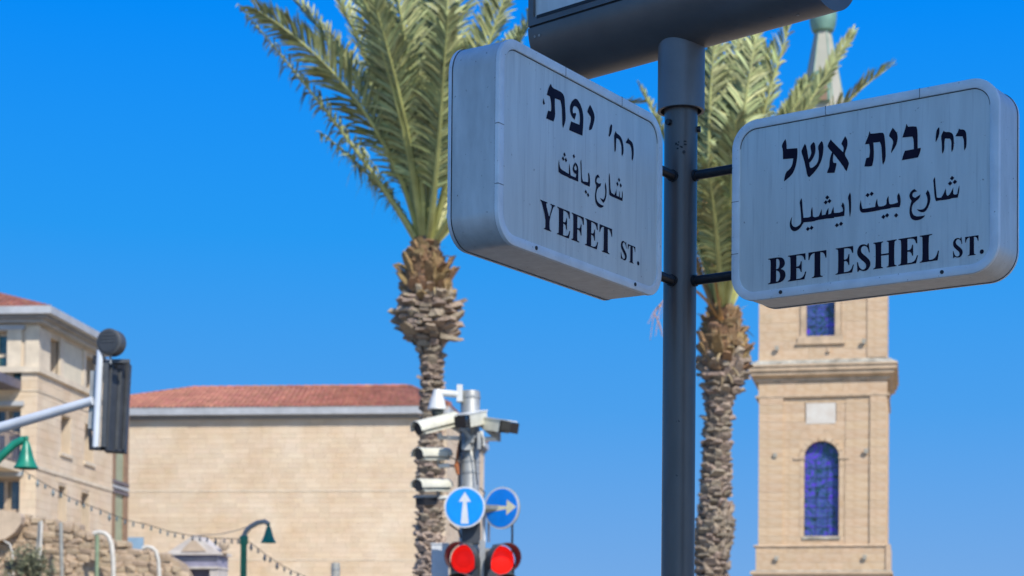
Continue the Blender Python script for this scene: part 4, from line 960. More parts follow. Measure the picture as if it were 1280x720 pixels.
    for fi, F in enumerate(fronds):
        pts_px, dep, kw = F[0], F[1], (F[2] if len(F) > 2 else {})
        # pts_px: control points in the photo; dep: how far each lies nearer (-) or farther (+)
        P = []
        for (px, py), d in zip(pts_px, dep): P.append(at(px, py, Y + d))
        frond(root, P, axis, seed=seed * 100 + fi, **kw)
    for fp in fruit:
        P = [at(px, py, Y + d) for px, py, d in fp]
        T = mset(root); b = MB(); C = [T @ bez(P, i / 10) for i in range(11)]
        b.tube(C, [.022] * 6 + [.018, .015, .012, .009, .006], n=6)
        for q in range(12):
            c0 = C[7 + q % 4]; d = Vector((rnd.uniform(-.25, .25), rnd.uniform(-.25, .25), rnd.uniform(-.45, -.1)))
            b.tube([c0, c0 + d * .5, c0 + d + Vector((0, 0, -.1))], [.008, .006, .004], n=4)
        b.build('fruit_stalk', 'fruit_stalk', root, smooth=True)
    return root
D_ = dict
palm('tall date palm behind the camera pole, with upright green fronds', 537,
  [(308, 531, 14), (322, 532, 20), (340, 533, 25), (357, 534, 28), (385, 535, 30), (408, 537, 31), (418, 538, 29), (430, 537, 21), (442, 538, 14), (452, 540, 12.5), (520, 540, 13), (600, 538, 15), (715, 537, 17)], 30.0, [
  ([(524,308),(492,245),(405,130),(300,8)], (0,-.5,-.9,-1.0), D_(droop=.9, Lmax=.50, n=80, dense=.8)),
  ([(526,308),(508,215),(450,90),(318,10)], (0,-.4,-1.2,-1.8), D_(Lmax=.82, n=90, twist=.5)),
  ([(527,308),(515,200),(470,70),(385,-60)], (0,.3,.6,.8), D_(Lmax=.8, n=90)),
  ([(526,308),(505,210),(455,90),(350,-20)], (0,.6,1.2,1.6), D_(Lmax=.8, n=90)),
  ([(528,308),(518,200),(485,60),(430,-60)], (0,-.8,-1.6,-2.2), D_(Lmax=.78, n=90)),
  ([(528,308),(522,210),(500,110),(470,10)], (0,-.7,-1.3,-2.0), D_(Lmax=.75, n=90)),
  ([(538,308),(566,200),(600,70),(660,-80)], (0,-.7,-1.2,-1.6), D_(Lmax=.75, n=90)),
  ([(534,308),(548,220),(552,110),(560,20)], (0,-.9,-1.7,-2.4), D_(Lmax=.7, n=90)),
  ([(530,308),(530,200),(512,60),(480,-90)], (0,-.8,-1.5,-1.8), D_(Lmax=.78, n=92, twist=.3)),
  ([(532,308),(540,200),(528,60),(520,-110)], (0,-.4,-.8,-.9), D_(Lmax=.76, n=92)),
  ([(535,308),(552,200),(556,60),(565,-100)], (0,-.9,-1.3,-1.4), D_(Lmax=.78, n=92)),
  ([(537,308),(562,210),(590,90),(640,-60)], (0,-.3,-.5,-.5), D_(Lmax=.62, n=84)),
  ([(538,308),(572,215),(620,100),(690,-20)], (0,.5,.8,.9), D_(Lmax=.75, n=88)),
  ([(540,308),(590,230),(660,110),(740,10)], (0,-.3,-.6,-.8), D_(Lmax=.6, n=80, droop=.4)),
  ([(540,308),(600,250),(690,130),(806,128)], (0,.2,.4,.5), D_(Lmax=.5, n=80, droop=.1)),
  ([(528,308),(520,190),(490,50),(440,-100)], (0,.9,1.7,2.0), D_(Lmax=.75, n=88)),
  ([(532,308),(545,190),(560,20),(600,-140)], (0,1.0,1.9,2.4), D_(Lmax=.75, n=88)),
  ([(530,308),(524,210),(500,100),(455,0)], (0,1.5,2.6,3.2), D_(Lmax=.75, n=88)),
  ([(536,308),(570,220),(600,120),(650,40)], (0,1.4,2.4,3.1), D_(Lmax=.75, n=88)),
  ([(529,308),(515,230),(490,160),(462,95)], (0,.8,1.5,2.2), D_(Lmax=.55, n=70)),
  ([(533,308),(538,170),(540,20),(545,-150)], (0,-.1,.2,.5), D_(Lmax=.76, n=92)),
  ([(526,308),(505,262),(455,205),(400,165)], (0,.5,.9,1.3), D_(Lmax=.42, n=60, droop=1.4, dense=.55)),
  ([(531,308),(528,230),(514,130),(486,35)], (0,.9,1.3,1.4), D_(m='frond_dry', Lmax=.4, n=60, droop=.5)),
  ([(539,308),(575,250),(620,190),(680,170)], (0,-.6,-1.1,-1.4), D_(Lmax=.55, n=70, droop=.4)),
  ([(537,308),(565,250),(590,190),(620,140)], (0,1.2,2.2,3.0), D_(Lmax=.55, n=70)),
  ], 3)
palm('date palm directly behind the sign post, crown between the two name signs', 890,
  [(392, 902, 18), (405, 903, 22), (432, 904, 27), (462, 904, 28), (482, 903, 26), (496, 900, 19), (508, 898, 15.5), (560, 896, 16.5), (640, 894, 18.5), (655, 895, 23), (690, 891, 21), (715, 889, 19)], 28.0, [
  ([(902,398),(890,300),(878,170),(830,60)], (0,-.4,-.6,-.7), D_(Lmax=.5, n=80)),
  ([(900,398),(885,290),(880,150),(895,40)], (0,-.8,-1.1,-1.2), D_(Lmax=.72, n=88)),
  ([(902,398),(895,290),(905,160),(925,35)], (0,-.3,-.6,-.6), D_(Lmax=.72, n=88)),
  ([(904,398),(905,280),(930,140),(945,42)], (0,-.9,-1.3,-1.2), D_(Lmax=.72, n=88)),
  ([(905,398),(915,280),(950,150),(990,22)], (0,-.4,-.6,-.7), D_(Lmax=.72, n=88)),
  ([(906,398),(925,290),(975,180),(1066,40)], (0,.3,.8,1.0), D_(Lmax=.40, n=70, droop=.0, twist=1.2)),
  ([(907,398),(935,300),(1010,150),(1112,84)], (0,-.3,-.6,-.7), D_(Lmax=.55, n=80, droop=.1)),
  ([(907,398),(930,310),(990,230),(1060,130)], (0,.8,1.5,1.8), D_(Lmax=.5, n=74)),
  ([(900,398),(870,300),(850,200),(800,110)], (0,.2,.4,.5), D_(Lmax=.5, n=74)),
  ([(898,400),(870,320),(850,290),(838,345)], (0,-.3,-.6,-.8), D_(Lmax=.3, n=50, m='frond_dry', droop=.8)),
  ([(900,398),(880,300),(865,230),(845,150)], (0,.5,.9,1.1), D_(Lmax=.6, n=86)),
  ([(903,398),(905,280),(915,150),(930,60)], (0,.7,1.2,1.5), D_(Lmax=.65, n=88)),
  ([(905,398),(930,290),(975,180),(1030,95)], (0,.5,1.0,1.2), D_(Lmax=.6, n=86)),
  ([(905,398),(925,300),(965,190),(1005,110)], (0,-.5,-.8,-1.0), D_(Lmax=.6, n=86)),
  ([(903,398),(900,300),(890,200),(880,110)], (0,1.0,1.7,2.0), D_(Lmax=.70, n=86)),
  ([(905,398),(915,300),(925,200),(955,90)], (0,1.0,1.8,2.2), D_(Lmax=.70, n=86)),
  ([(905,398),(925,310),(960,200),(1010,100)], (0,.9,1.7,2.0), D_(Lmax=.70, n=86)),
  ([(901,398),(880,310),(865,210),(868,120)], (0,.6,1.2,1.5), D_(Lmax=.70, n=86)),
  ([(903,398),(900,330),(893,260),(885,205)], (0,-1.0,-1.7,-2.3), D_(Lmax=.5, n=70, droop=.5)),
  ([(905,398),(915,330),(930,270),(955,215)], (0,-.9,-1.5,-2.0), D_(Lmax=.5, n=70, droop=.5)),
  ([(903,398),(893,290),(882,190),(862,95)], (0,-.3,-.5,-.6), D_(Lmax=.5, n=80)),
  ([(904,398),(902,310),(915,230),(940,120)], (0,.2,.4,.5), D_(Lmax=.72, n=88)),
  ([(903,398),(905,300),(920,190),(960,60)], (0,.5,.9,1.1), D_(Lmax=.7, n=88)),
  ([(902,398),(890,300),(890,200),(905,80)], (0,.6,1.0,1.3), D_(Lmax=.7, n=88)),
  ([(905,398),(920,310),(955,230),(1010,130)], (0,-.6,-1.0,-1.2), D_(Lmax=.6, n=86)),
  ([(904,398),(908,320),(915,230),(920,150)], (0,-1.0,-1.8,-2.5), D_(Lmax=.6, n=86)),
  ([(906,400),(925,350),(958,300),(1000,270)], (0,.4,.8,1.0), D_(Lmax=.45, n=60, droop=.6)),
  ], 5, fruit=[[(903,400,-.3),(888,330,-.7),(884,260,-.9),(893,235,-1.0)], [(900,400,-.3),(897,330,-.6),(900,262,-.8),(894,240,-.9)], [(899,400,-.25),(872,350,-.5),(846,345,-.7),(818,392,-.8)]])
# ragged stubs low on the second trunk
pt = [o for o in COL.objects if o.name.startswith('palm_tree')][-1]
rr = random.Random(9); sb = MB()
for i in range(26):
    th = rr.uniform(-math.pi, .3); z = at(893, rr.uniform(636, 715), 28).z; L = rr.uniform(.06, .17)
    c = Vector((.2 * math.cos(th) + .05, .2 * math.sin(th), z)); d = Vector((math.cos(th), math.sin(th), rr.uniform(.3, 1.4))).normalized()
    sb.tube([c, c + d * L * .6, c + d * L + Vector((0, 0, .05))], [.055, .05, .02], n=6)
tag(sb.build('broken_stubs', 'boot', pt), kind='stuff')

# ---------------------------------------------------------------- camera pole and traffic signals
CYY = 22.0
def C(px, py, d=0.0): return at(px, py, CYY + d)
cp = C(586, 700); pole = empty('camera_pole', (cp.x, CYY, 0), 0, 'thick grey steel pole carrying cameras, round signs and red traffic lights', 'pole')
pr = 12.2 * CYY / FPX; ztop = C(586, 489).z
b = MB(); b.lathe([(pr, 0), (pr, ztop - .02), (pr * .92, ztop)], n=28); b.build('shaft', 'galv', pole, smooth=True)
for py in (497, 577, 591):
    z = C(586, py).z; b = MB(); b.lathe([(pr * 1.05, z - .014), (pr * 1.05, z + .014)], n=24, close=False); b.build('band_clamp', 'galv', pole, smooth=True)
def wpart(parent, name, m, fn, smooth=False):
    b = MB(); fn(b); return b.build(name, m, parent, smooth=smooth, world=True)
for q_ in ((599, 541, 599, 562, .045, .08), (578, 535, 592, 553, .05, .03), (579, 560, 594, 544, .04, .03), (583, 556, 583, 563, .11, .05)):
    wpart(pole, 'bracket_plate', 'galv', lambda b: b.beam(C(q_[0], q_[1], -.15), C(q_[2], q_[3], -.16), q_[4], q_[5], up=(0,1,0)))
for q_ in (((596, 536), (604, 543), (606, 556), (599, 566)), ((577, 540), (572, 548), (575, 560), (580, 571)), ((590, 560), (595, 572), (594, 590), (597, 606)), ((560, 569), (566, 575), (572, 573), (576, 580))):
    wpart(pole, 'cable', 'dark_metal', lambda b: b.tube([bez([C(x, y, -.17) for x, y in q_], i / 8) for i in range(9)], .008, n=6))
wpart(pole, 'bracket_plate', 'white_cam', lambda b: b.beam(C(602, 539, -.12), C(604, 558, -.12), .04, .07, up=(0,1,0)))
wpart(pole, 'cross_arm', 'white_cam', lambda b: (b.tube([C(549, 547, -.15), C(576, 548, -.12)], .026, n=10), b.tube([C(549, 541.5, -.15), C(551, 548, -.15)], .03, n=10)), True)
wpart(pole, 'cross_arm', 'white_cam', lambda b: b.tube([C(597, 549, -.1), C(622, 548.5, -.1)], .028, n=10), True)
wpart(pole, 'cross_arm', 'galv', lambda b: (b.tube([C(624, 539, -.1), C(624, 552, -.1)], .02, n=8), b.tube([C(600, 529, -.12), C(623, 548, -.1)], .035, n=8)), True)
for py in (582, 622):
    wpart(pole, 'cross_arm', 'white_cam', lambda b: b.tube([C(548, py + .5, -.05), C(562, py, -.05)], .028, n=10), True)
    wpart(pole, 'cross_arm', 'galv', lambda b: b.tube([C(560, py, -.05), C(576, py + 1, 0)], .015, n=8), True)
wpart(pole, 'cable', 'rust', lambda b: (b.tube([C(572, 572, -.1), C(571, 582, -.13), C(573, 593, -.13)], [.02, .035, .022], n=8), b.tube([C(574, 553, -.12), C(571, 572, -.12)], .014, n=6)), True)
wpart(pole, 'cable', 'dark_metal', lambda b: (b.tube([C(576, 545, -.12), C(574.5, 570, -.13), C(574, 610, -.13)], .018, n=6), b.tube([C(562, 655, -.1), C(568, 660, -.1), C(573, 663, -.12), C(576, 672, -.12)], .012, n=6), b.tube([C(600, 610, -.1), C(606, 616, -.05), C(603, 625, -.1)], .008, n=5)))
wpart(pole, 'coupling', 'tl_body', lambda b: b.beam(C(589, 654, -.04), C(589, 680, -.04), .22, .24, up=(0,1,0)))
# round direction signs
def disc(cx, cy, rx, ry, yaw, m, label, d):
    c = C(cx, cy, d); o = empty('direction_sign', c, yaw, label, 'traffic sign')
    r = ry * CYY / FPX
    b = MB(); b.tube([(0, -.004, 0), (0, .02, 0)], r, n=48); b.build('back_plate', 'galv', o, smooth=True)
    b = MB(); b.tube([(0, -.010, 0), (0, -.0045, 0)], r, n=48); b.build('border', 'sign_white', o, smooth=True)
    b = MB(); b.tube([(0, -.014, 0), (0, -.0105, 0)], r * .915, n=48); b.build('face', m, o, smooth=True)
    return o, r
o, r = disc(581, 634, 25, 25.5, R(-4), 'sign_blue', 'round blue sign with white arrow pointing up', -.30)
ar = [(-.19, -.80), (.20, -.80), (.085, .20), (.33, .20), (.0, .82), (-.33, .20), (-.10, .20)]
ar = [(-.18, -.80), (.20, -.80), (.09, .26), (.30, .26), (.0, .74), (-.29, .26), (-.09, .26)]
lettering('arrow', [[(x * r, z * r) for x, z in ar]], o, -.0155, 0, 'sign_white')
wpart(o, 'clamp', 'galv', lambda b: b.beam(C(581, 634, -.28), C(583, 634, -.1), .06, .1))
o, r = disc(627.3, 635, 21.5, 26.2, R(-34), 'sign_deep', 'round blue sign with cream arrow pointing right', -.10)
ar = [(-.93, .20), (-.93, -.20), (.30, -.07), (.30, -.36), (.86, .02), (.33, .38), (.31, .07)]
lettering('arrow', [[(x * r, z * r) for x, z in ar]], o, -.0155, 0, 'sign_cream')
wpart(o, 'clamp', 'galv', lambda b: b.beam(C(627, 634, -.07), C(596, 634, -.02), .05, .05))
# traffic signals
def signal(cx, cy, yaw, label, d, lr=.172):
    """three-lens head hanging from its red lens centre"""
    c = C(cx, cy, d); o = empty('traffic_light', (c.x, c.y, c.z - .90), yaw, label, 'traffic light', 'red traffic lights on the camera pole')
    hw_ = .175
    b = MB(); P = [( -hw_, -.16), (hw_, -.16)] + [(hw_ * math.cos(R(a)), .87 + .165 * math.sin(R(a))) for a in range(0, 181, 15)]
    b.prism([(x, z) for x, z in P], -.02, .20); b.build('housing', 'tl_body', o)
    for i, m in enumerate(('red_lens', 'dark_lens', 'dark_lens')):
        z = .90 - i * .36
        b = MB(); n = 28; k = 0
        rings = [(lr * .98, -.022), (lr * .8, -.040), (lr * .45, -.052), (.001, -.056)]
        for rr_, y in rings:
            for j in range(n): th = 2 * math.pi * j / n; b.v.append(Vector((rr_ * math.cos(th), y, z + rr_ * math.sin(th))))
        for q in range(3):
            for j in range(n): b.f.append((q*n + j, q*n + (j+1) % n, (q+1)*n + (j+1) % n, (q+1)*n + j))
        b.build('lens', m, o, smooth=True)
        # cowl: open at the bottom, longest at the top
        b = MB(); segs = 30; rv = lr * 1.07
        angs = [R(-38 + 256 * j / segs) for j in range(segs + 1)]
        for rr_, fl in ((rv, 0), (rv * 1.04, 0), (rv * 1.06, 1), (rv * 1.02, 1)):
            for j, a in enumerate(angs):
                s_ = j / segs; ln = .03 + .165 * math.sin(math.pi * min(1, max(0, s_))) ** .55
                b.v.append(Vector((rr_ * math.cos(a), -.02 - (ln if fl else 0), z + rr_ * math.sin(a))))
        m_ = segs + 1
        for (p, q_) in ((0, 3), (3, 2), (2, 1)):
            for j in range(segs): b.f.append((p*m_ + j, p*m_ + j + 1, q_*m_ + j + 1, q_*m_ + j))
        for j in (0, segs): b.f.append((j, m_ + j, 2*m_ + j, 3*m_ + j))
        b.build('visor', 'tl_visor', o, smooth=True)
    b = MB(); b.box(-.03, .03, .02, .16, 1.035, 1.09); b.build('hanger', 'galv', o)
    return o
signal(581, 699, R(-22), 'red traffic light below the blue up-arrow sign, turned left', -.35)
signal(625.5, 700, R(26), 'red traffic light below the right-arrow sign, turned right', -.35)
wpart(pole, 'signal_bracket', 'galv', lambda b: (b.beam(C(603, 676, -.32), C(603, 735, -.32), .07, .07, up=(0,1,0)), b.beam(C(590, 688, -.2), C(618, 688, -.2), .05, .05)))
wpart(pole, 'signal_conduit', 'galv_light', lambda b: (b.tube([C(605, 642, .1), C(605, 678, .1)], .022, n=8), b.tube([C(611, 650, .1), C(611, 678, .1)], .018, n=8)), True)
o = empty('signal_cabinet', (C(549, 700, .4).x, CYY + .4, 0), 0, 'pale grey-green equipment box on its stand left of the red lights', 'equipment box')
wpart(o, 'box', 'sign_white', lambda b: b.beam(C(550, 681, .45), C(550, 765, .45), .20, .20, up=(0,1,0)))
wpart(o, 'lid', 'galv_light', lambda b: b.beam(C(550, 679.5, .45), C(550, 681, .45), .22, .22, up=(0,1,0)))
b = MB(); b.lathe([(.05, 0), (.05, 2.2)], n=10); b.build('stand', 'galv', o, smooth=True)
# thin mast behind
o = empty('thin_mast', (C(640, 700, 1.5).x, CYY + 1.5, 0), 0, 'thin dark mast rising behind the right red traffic light', 'pole')
b = MB(); b.lathe([(.014, 0), (.014, at(640, 656, CYY + 1.5).z)], n=10); b.build('rod', 'dark_metal', o, smooth=True)
b = MB(); b.lathe([(.035, 0), (.035, 2.0), (.016, 2.05)], n=10); b.build('base_tube', 'galv', o, smooth=True)
# security cameras
def bullet(A, B, w, h, label, group, nose='cam_black', m='cream_cam', front='A', arm=None):
    """weatherproof camera: body from A (glass end) to B, sunshield above"""
    A, B = Vector(A), Vector(B)
    o = empty('security_camera', (A + B) / 2, 0, label, 'security camera', group)
    d = (B - A).normalized(); up = Vector((0, 0, 1)); sd = d.cross(up).normalized(); u = sd.cross(d)
    wpart(o, 'body', m, lambda b: (b.tube([A + d * .03, A + d * .05, B - d * .02, B], [h * .40, h * .46, h * .46, h * .38], n=14)), True)
    def hood(b):
        n = 10; L = []
        for P, e in ((A - d * .025, 1), (B - d * .01, 1)):
            for rr_ in (h * .60, h * .55):
                L.append([P + sd * math.cos(R(a)) * rr_ * (w / h) + u * math.sin(R(a)) * rr_ for a in [ -12 + 204 * j / n for j in range(n + 1)]])
        k_ = n + 1
        b.v += [v for l in L for v in l]
        for j in range(n):
            b.f += [(j, j+1, 2*k_ + j + 1, 2*k_ + j), (k_ + j, 3*k_ + j, 3*k_ + j + 1, k_ + j + 1), (j, k_ + j, k_ + j + 1, j + 1), (2*k_ + j, 2*k_ + j + 1, 3*k_ + j + 1, 3*k_ + j)]
        for j in (0, n): b.f.append((j, 2*k_ + j, 3*k_ + j, k_ + j))
    wpart(o, 'sunshield', m, hood, True)
    wpart(o, 'underside', m, lambda b: b.beam(A + d * .05 - u * h * .38, B - d * .03 - u * h * .38, w * .8, h * .12))
    wpart(o, 'glass', nose, lambda b: b.tube([A + d * .005, A + d * .032], [h * .40, h * .43], n=14), True)
    if arm: wpart(o, 'bracket', 'galv', lambda b: b.tube([Vector(p) for p in arm], .02, n=8), True)
    return o
def boxcam(A, B, w, h, label, group, fl):
    A, B = Vector(A), Vector(B); o = empty('security_camera', (A + B) / 2, 0, label, 'security camera', group)
    d = (B - A).normalized()
    wpart(o, 'housing', 'cream_cam', lambda b: b.beam(A + d * fl, B, w, h))
    wpart(o, 'sunshield', 'white_cam', lambda b: b.beam(A + d * fl * .2 + Vector((0,0,h*.56)), B + Vector((0,0,h*.56)) , w * 1.12, h * .09))
    wpart(o, 'window', 'cam_black', lambda b: (b.beam(A, A + d * fl, w * .96, h * .9)))
    wpart(o, 'front_trim', 'dark_metal', lambda b: (b.beam(A + d * fl, A + d * (fl + .012), w * 1.06, h * 1.04)))
    return o
GC = 'security cameras on the grey pole'
def on(o, *pts):
    wpart(o, 'bracket', 'galv', lambda b: b.tube([Vector(p) for p in pts], .02, n=8), True)
o = bullet(C(522, 536.5, -.55), C(570, 524.5, -.15), .17, .165, 'long cream security camera pointing left, just below the white dome camera', GC, nose='dark_metal'); on(o, C(560, 531, -.2), C(577, 541, -.1))
o = boxcam(C(575, 527.5, -.60), C(602, 522, -.05), .15, .15, 'security camera with square black window in front of the pole', GC, .10); on(o, C(590, 530, -.2), C(590, 545, -.12))
o = boxcam(C(643, 535.2, -.40), C(610, 530.5, -.10), .15, .14, 'security camera on the right of the pole, black window facing right', GC, .16); on(o, C(617, 537, -.15), C(624, 548, -.1))
o = bullet(C(523, 568.5, -.40), C(559, 568.5, .05), .16, .145, 'upper of the two small cream cameras on the left of the pole', GC); on(o, C(547, 573, -.1), C(548, 582, -.05))
o = bullet(C(522, 607.5, -.40), C(559.5, 607.5, .05), .16, .145, 'lower of the two small cream cameras, beside the round blue sign', GC); on(o, C(547, 612, -.1), C(548, 622, -.05))
o = empty('security_camera', C(530, 626, -.1), 0, 'small dark box camera lowest on the left of the pole', 'security camera', GC)
wpart(o, 'housing', 'dark_metal', lambda b: b.beam(C(525, 626.5, -.25), C(541, 626, .0), .12, .10)); wpart(o, 'cover', 'galv', lambda b: b.beam(C(522, 620.8, -.27), C(545, 620.3, .02), .14, .03)); wpart(o, 'bracket', 'white_cam', lambda b: b.tube([C(541, 622, -.02), C(559, 622, 0)], .018, n=8), True)
# dome camera
dc = C(546.5, 505, -.25); o = empty('dome_camera', dc, 0, 'white dome camera hanging from an arm at the pole top', 'security camera')
k = CYY / FPX; zz = lambda py: C(546.5, py, -.25).z - dc.z
b = MB(); b.lathe([(.045, zz(487)), (.062, zz(494)), (11.2*k*.72, zz(498)), (11.2*k*.88, zz(504)), (11.8*k, zz(511.5)), (11.2*k, zz(512.5))], n=24); b.build('hood', 'white_cam', o, smooth=True)
b = MB(); b.lathe([(8.6*k, zz(512.4)), (8.2*k, zz(515)), (6.2*k, zz(519)), (3*k, zz(521.4)), (.002, zz(522))], n=20); b.build('smoked_dome', 'smoke', o, smooth=True)
wpart(o, 'arm', 'white_cam', lambda b: b.tube([C(545, 491.5, -.25), C(548, 490.5, -.25), C(572, 493, -.1)], [.05, .042, .042], n=12), True)
wpart(o, 'wall_plate', 'white_cam', lambda b: b.beam(C(574.7, 481.5, -.08), C(574.7, 502.5, -.08), .07, .12, up=(0,1,0)))

# ---------------------------------------------------------------- signal on a mast arm, left
AY = 18.0
def A_(px, py, d=0.0): return at(px, py, AY + d)
mpx = -3.2 / AY * FPX
mp = A_(-260, 700); o = empty('mast_arm_signal', (mp.x, AY + 1.2, 0), 0, 'traffic signal seen edge-on at the end of a grey mast arm', 'traffic light')
zM = A_(-260, 610, 1.2).z
b = MB(); b.lathe([(.13, 0), (.09, zM + .3), (.085, zM + .32)], n=20); b.build('mast', 'galv_light', o, smooth=True)
wpart(o, 'arm', 'galv_light', lambda b: b.tube([A_(-260, 612, 1.2), A_(-100, 566, .7), A_(0, 535, .35), A_(60, 517.5, .15), A_(116, 501, 0)], [.075, .062, .054, .050, .044], n=16), True)
wpart(o, 'support_tube', 'galv_light', lambda b: b.tube([A_(125.5, 438, 0), A_(119.5, 560, 0)], .036, n=14), True)
wpart(o, 'backing_rail', 'galv', lambda b: (b.beam(A_(117.5, 464, .08), A_(114, 538, .08), .05, .08, up=(0,1,0)),))
wpart(o, 'clamp', 'dark_metal', lambda b: b.beam(A_(117, 450, .02), A_(130, 451, .02), .07, .08))
wpart(o, 'foot_plate', 'dark_metal', lambda b: b.beam(A_(112, 560.5, 0), A_(133, 561, 0), .07, .03))
wpart(o, 'edge_strip', 'dark_metal', lambda b: b.beam(A_(112, 536, 0), A_(114, 562, 0), .03, .05, up=(0,1,0)))
# housing: a deep box with ribs, side turned to the viewer
def head(b):
    tl, bl = A_(135, 452.5, 0), A_(129.5, 563, 0); tr, br = A_(161.5, 453, .35), A_(155.5, 564.5, .35)
    off = Vector((-.02, .22, 0)); q = [bl, br, tr, tl]
    b.add(q + [p + off for p in q], [(0,1,2,3),(7,6,5,4),(0,4,5,1),(1,5,6,2),(2,6,7,3),(3,7,4,0)])
wpart(o, 'housing', 'tl_body', head)
for (xt, xb, wd, m) in ((133, 129, .045, 'tl_visor'), (139.5, 133.5, .02, 'tl_visor'), (151.5, 145.5, .03, 'tl_visor'), (160.3, 154.6, .03, 'tl_body')):
    wpart(o, 'housing_rib', m, lambda b: b.beam(A_(xt, 453.5, -.02 + (xt - 133) * .012), A_(xb, 562, -.02 + (xt - 133) * .012), wd, .03, up=(0,1,0)))
wpart(o, 'cap', 'tl_visor', lambda b: b.beam(A_(135, 452.3, .10), A_(158, 452.5, .22), .16, .035))
wpart(o, 'notch', 'gasket', lambda b: b.beam(A_(145, 458.5, -.005), A_(153, 459, .08), .04, .04))
c = A_(138.5, 428, -.02); o = empty('round_detector', c, R(-14), 'round dark drum-shaped detector on top of the mast arm signal', 'detector')
k = AY / FPX
b = MB(); b.tube([(0, -.05, 0), (0, -.045, 0), (0, .075, 0), (0, .08, 0)], [15.6*k, 16.6*k, 16.6*k, 15.4*k], n=36); b.build('drum', 'tl_visor', o, smooth=True)
b = MB(); b.tube([(0, -.056, 0), (0, -.051, 0)], 13.2*k, n=32); b.build('face', 'tl_body', o, smooth=True)
for zz_ in (.055, .025, -.005):
    b = MB(); b.box(-.075, .07, -.062, -.0565, zz_, zz_ + .012); b.build('vent_rib', 'tl_visor', o)
b = MB(); b.tube([(0, .0, -16*k), (.0, 0, -27*k)], .012, n=8); b.build('stem', 'galv', o, smooth=True)

# ---------------------------------------------------------------- street lamps with bell shades
def bell(b, c, r, h):
    prof = [(r, 0), (r * 1.02, .012 * h), (r * .80, h * .16), (r * .60, h * .38), (r * .46, h * .60), (r * .33, h * .80), (r * .18, h * .93), (r * .10, h * 1.0)]
    b.lathe(prof, c=c, n=24, close=False); b.lathe([(r * .97, .005), (r * .56, h * .38), (.01, h * .5)], c=c, n=24, close=False)
def lamp(Y, base_px, pts, shade_px, shade_py0, shade_py1, rpx, label, postpx=None, armm='green', rt=.05):
    q = lambda px, py, d=0: at(px, py, Y + d)
    bp = q(base_px, 700); o = empty('street_lamp', (bp.x, Y, 0), 0, label, 'street lamp', 'green street lamps')
    zt = q(*pts[0]).z
    b = MB(); b.lathe([(.14, 0), (.14, .5), (.075, .65), (.062, zt - .15), (.085, zt - .12), (.085, zt + .02), (.04, zt + .05)], n=16); b.build('post', 'green', o, smooth=True)
    wpart(o, 'arm', armm, lambda b: b.tube([q(*p) for p in pts], rt, n=10), True)
    c = q(shade_px, shade_py1) - o.location; r = rpx * Y / FPX; h = (shade_py1 - shade_py0) * Y / FPX
    b = MB(); bell(b, c, r, h); b.build('lamp_shade', 'green', o, smooth=True)
    b = MB(); b.lathe([(.02, h * .98), (.035, h * 1.0), (.03, h * 1.09), (.01, h * 1.12)], c=c, n=10); b.build('finial', 'green', o, smooth=True)
    b = MB(); b.lathe([(.01, .03), (.08, .05), (.09, .15), (.03, .22)], c=c, n=12); b.build('lamp_bulb', 'bulb', o, smooth=True)
    return o
lamp(36.0, 304.5, [(304.5, 672), (307, 665), (313, 658.5), (322, 653.5), (331, 652), (335.5, 655)], 335.5, 656, 678.5, 9.7, 'small green bell-shaped street lamp in front of the blank stone wall', armm='pipe_grey')
lamp(26.0, -40, [(-40, 620), (-25, 598), (-8, 580), (6, 566), (18, 555), (28, 550.5), (31, 550)], 32.5, 549, 585.5, 15.3, 'large green bell-shaped street lamp at the left edge, below the mast arm', rt=.058)

# ---------------------------------------------------------------- old wall, pipes and gateway at lower left
WY = 44.0
def Wp(px, py, d=0.0): return at(px, py, WY + d)
w0 = Wp(60, 720); ow = empty('rubble_wall', (w0.x, WY, 0), 0, 'crumbling brown rubble stone wall along the lower left corner', 'wall')
topl = [(-60, 634), (0, 639), (28, 643), (32, 648), (45, 651), (60, 650), (90, 656), (104, 661), (120, 667), (140, 678), (152, 681), (165, 686), (205, 690), (222, 700), (232, 719)]
def topy(px):
    for (a, ya), (b_, yb) in zip(topl[:-1], topl[1:]):
        if a <= px <= b_: return ya + (yb - ya) * (px - a) / (b_ - a)
    return 700
b = MB(); P = []
for px, py in topl: P.append(Wp(px, py + 2) - ow.location)
n = len(P); off = Vector((0, 1.2, 0))
b.v = [Vector((p.x, .12, p.z)) for p in P] + [Vector((p.x, 1.3, p.z)) for p in P] + [Vector((p.x, .12, 0)) for p in P] + [Vector((p.x, 1.3, 0)) for p in P]
for i in range(n - 1): b.f += [(2*n + i, 2*n + i + 1, i + 1, i), (i, i + 1, n + i + 1, n + i), (n + i, n + i + 1, 3*n + i + 1, 3*n + i)]
b.f += [(0, n, 3*n, 2*n), (n - 1, 3*n - 1, 4*n - 1, 2*n - 1)]
b.build('core', 'rubble_core', ow)
rs = []
for q in range(5):
    me = bpy.data.meshes.new('stone'); bm = bmesh.new(); bmesh.ops.create_cube(bm, size=1)
    bmesh.ops.bevel(bm, geom=bm.edges[:], offset=.13, segments=1, affect='EDGES')
    r_ = random.Random(q + 50)
    for v in bm.verts: v.co += Vector([r_.uniform(-.09, .09) for _ in range(3)])
    bm.to_mesh(me); bm.free(); me.materials.append(MT['rubble']); rs.append(me)
rr = random.Random(4)
k = WY / FPX; px = -20; cnt = 0; py = 636; joined = MB()
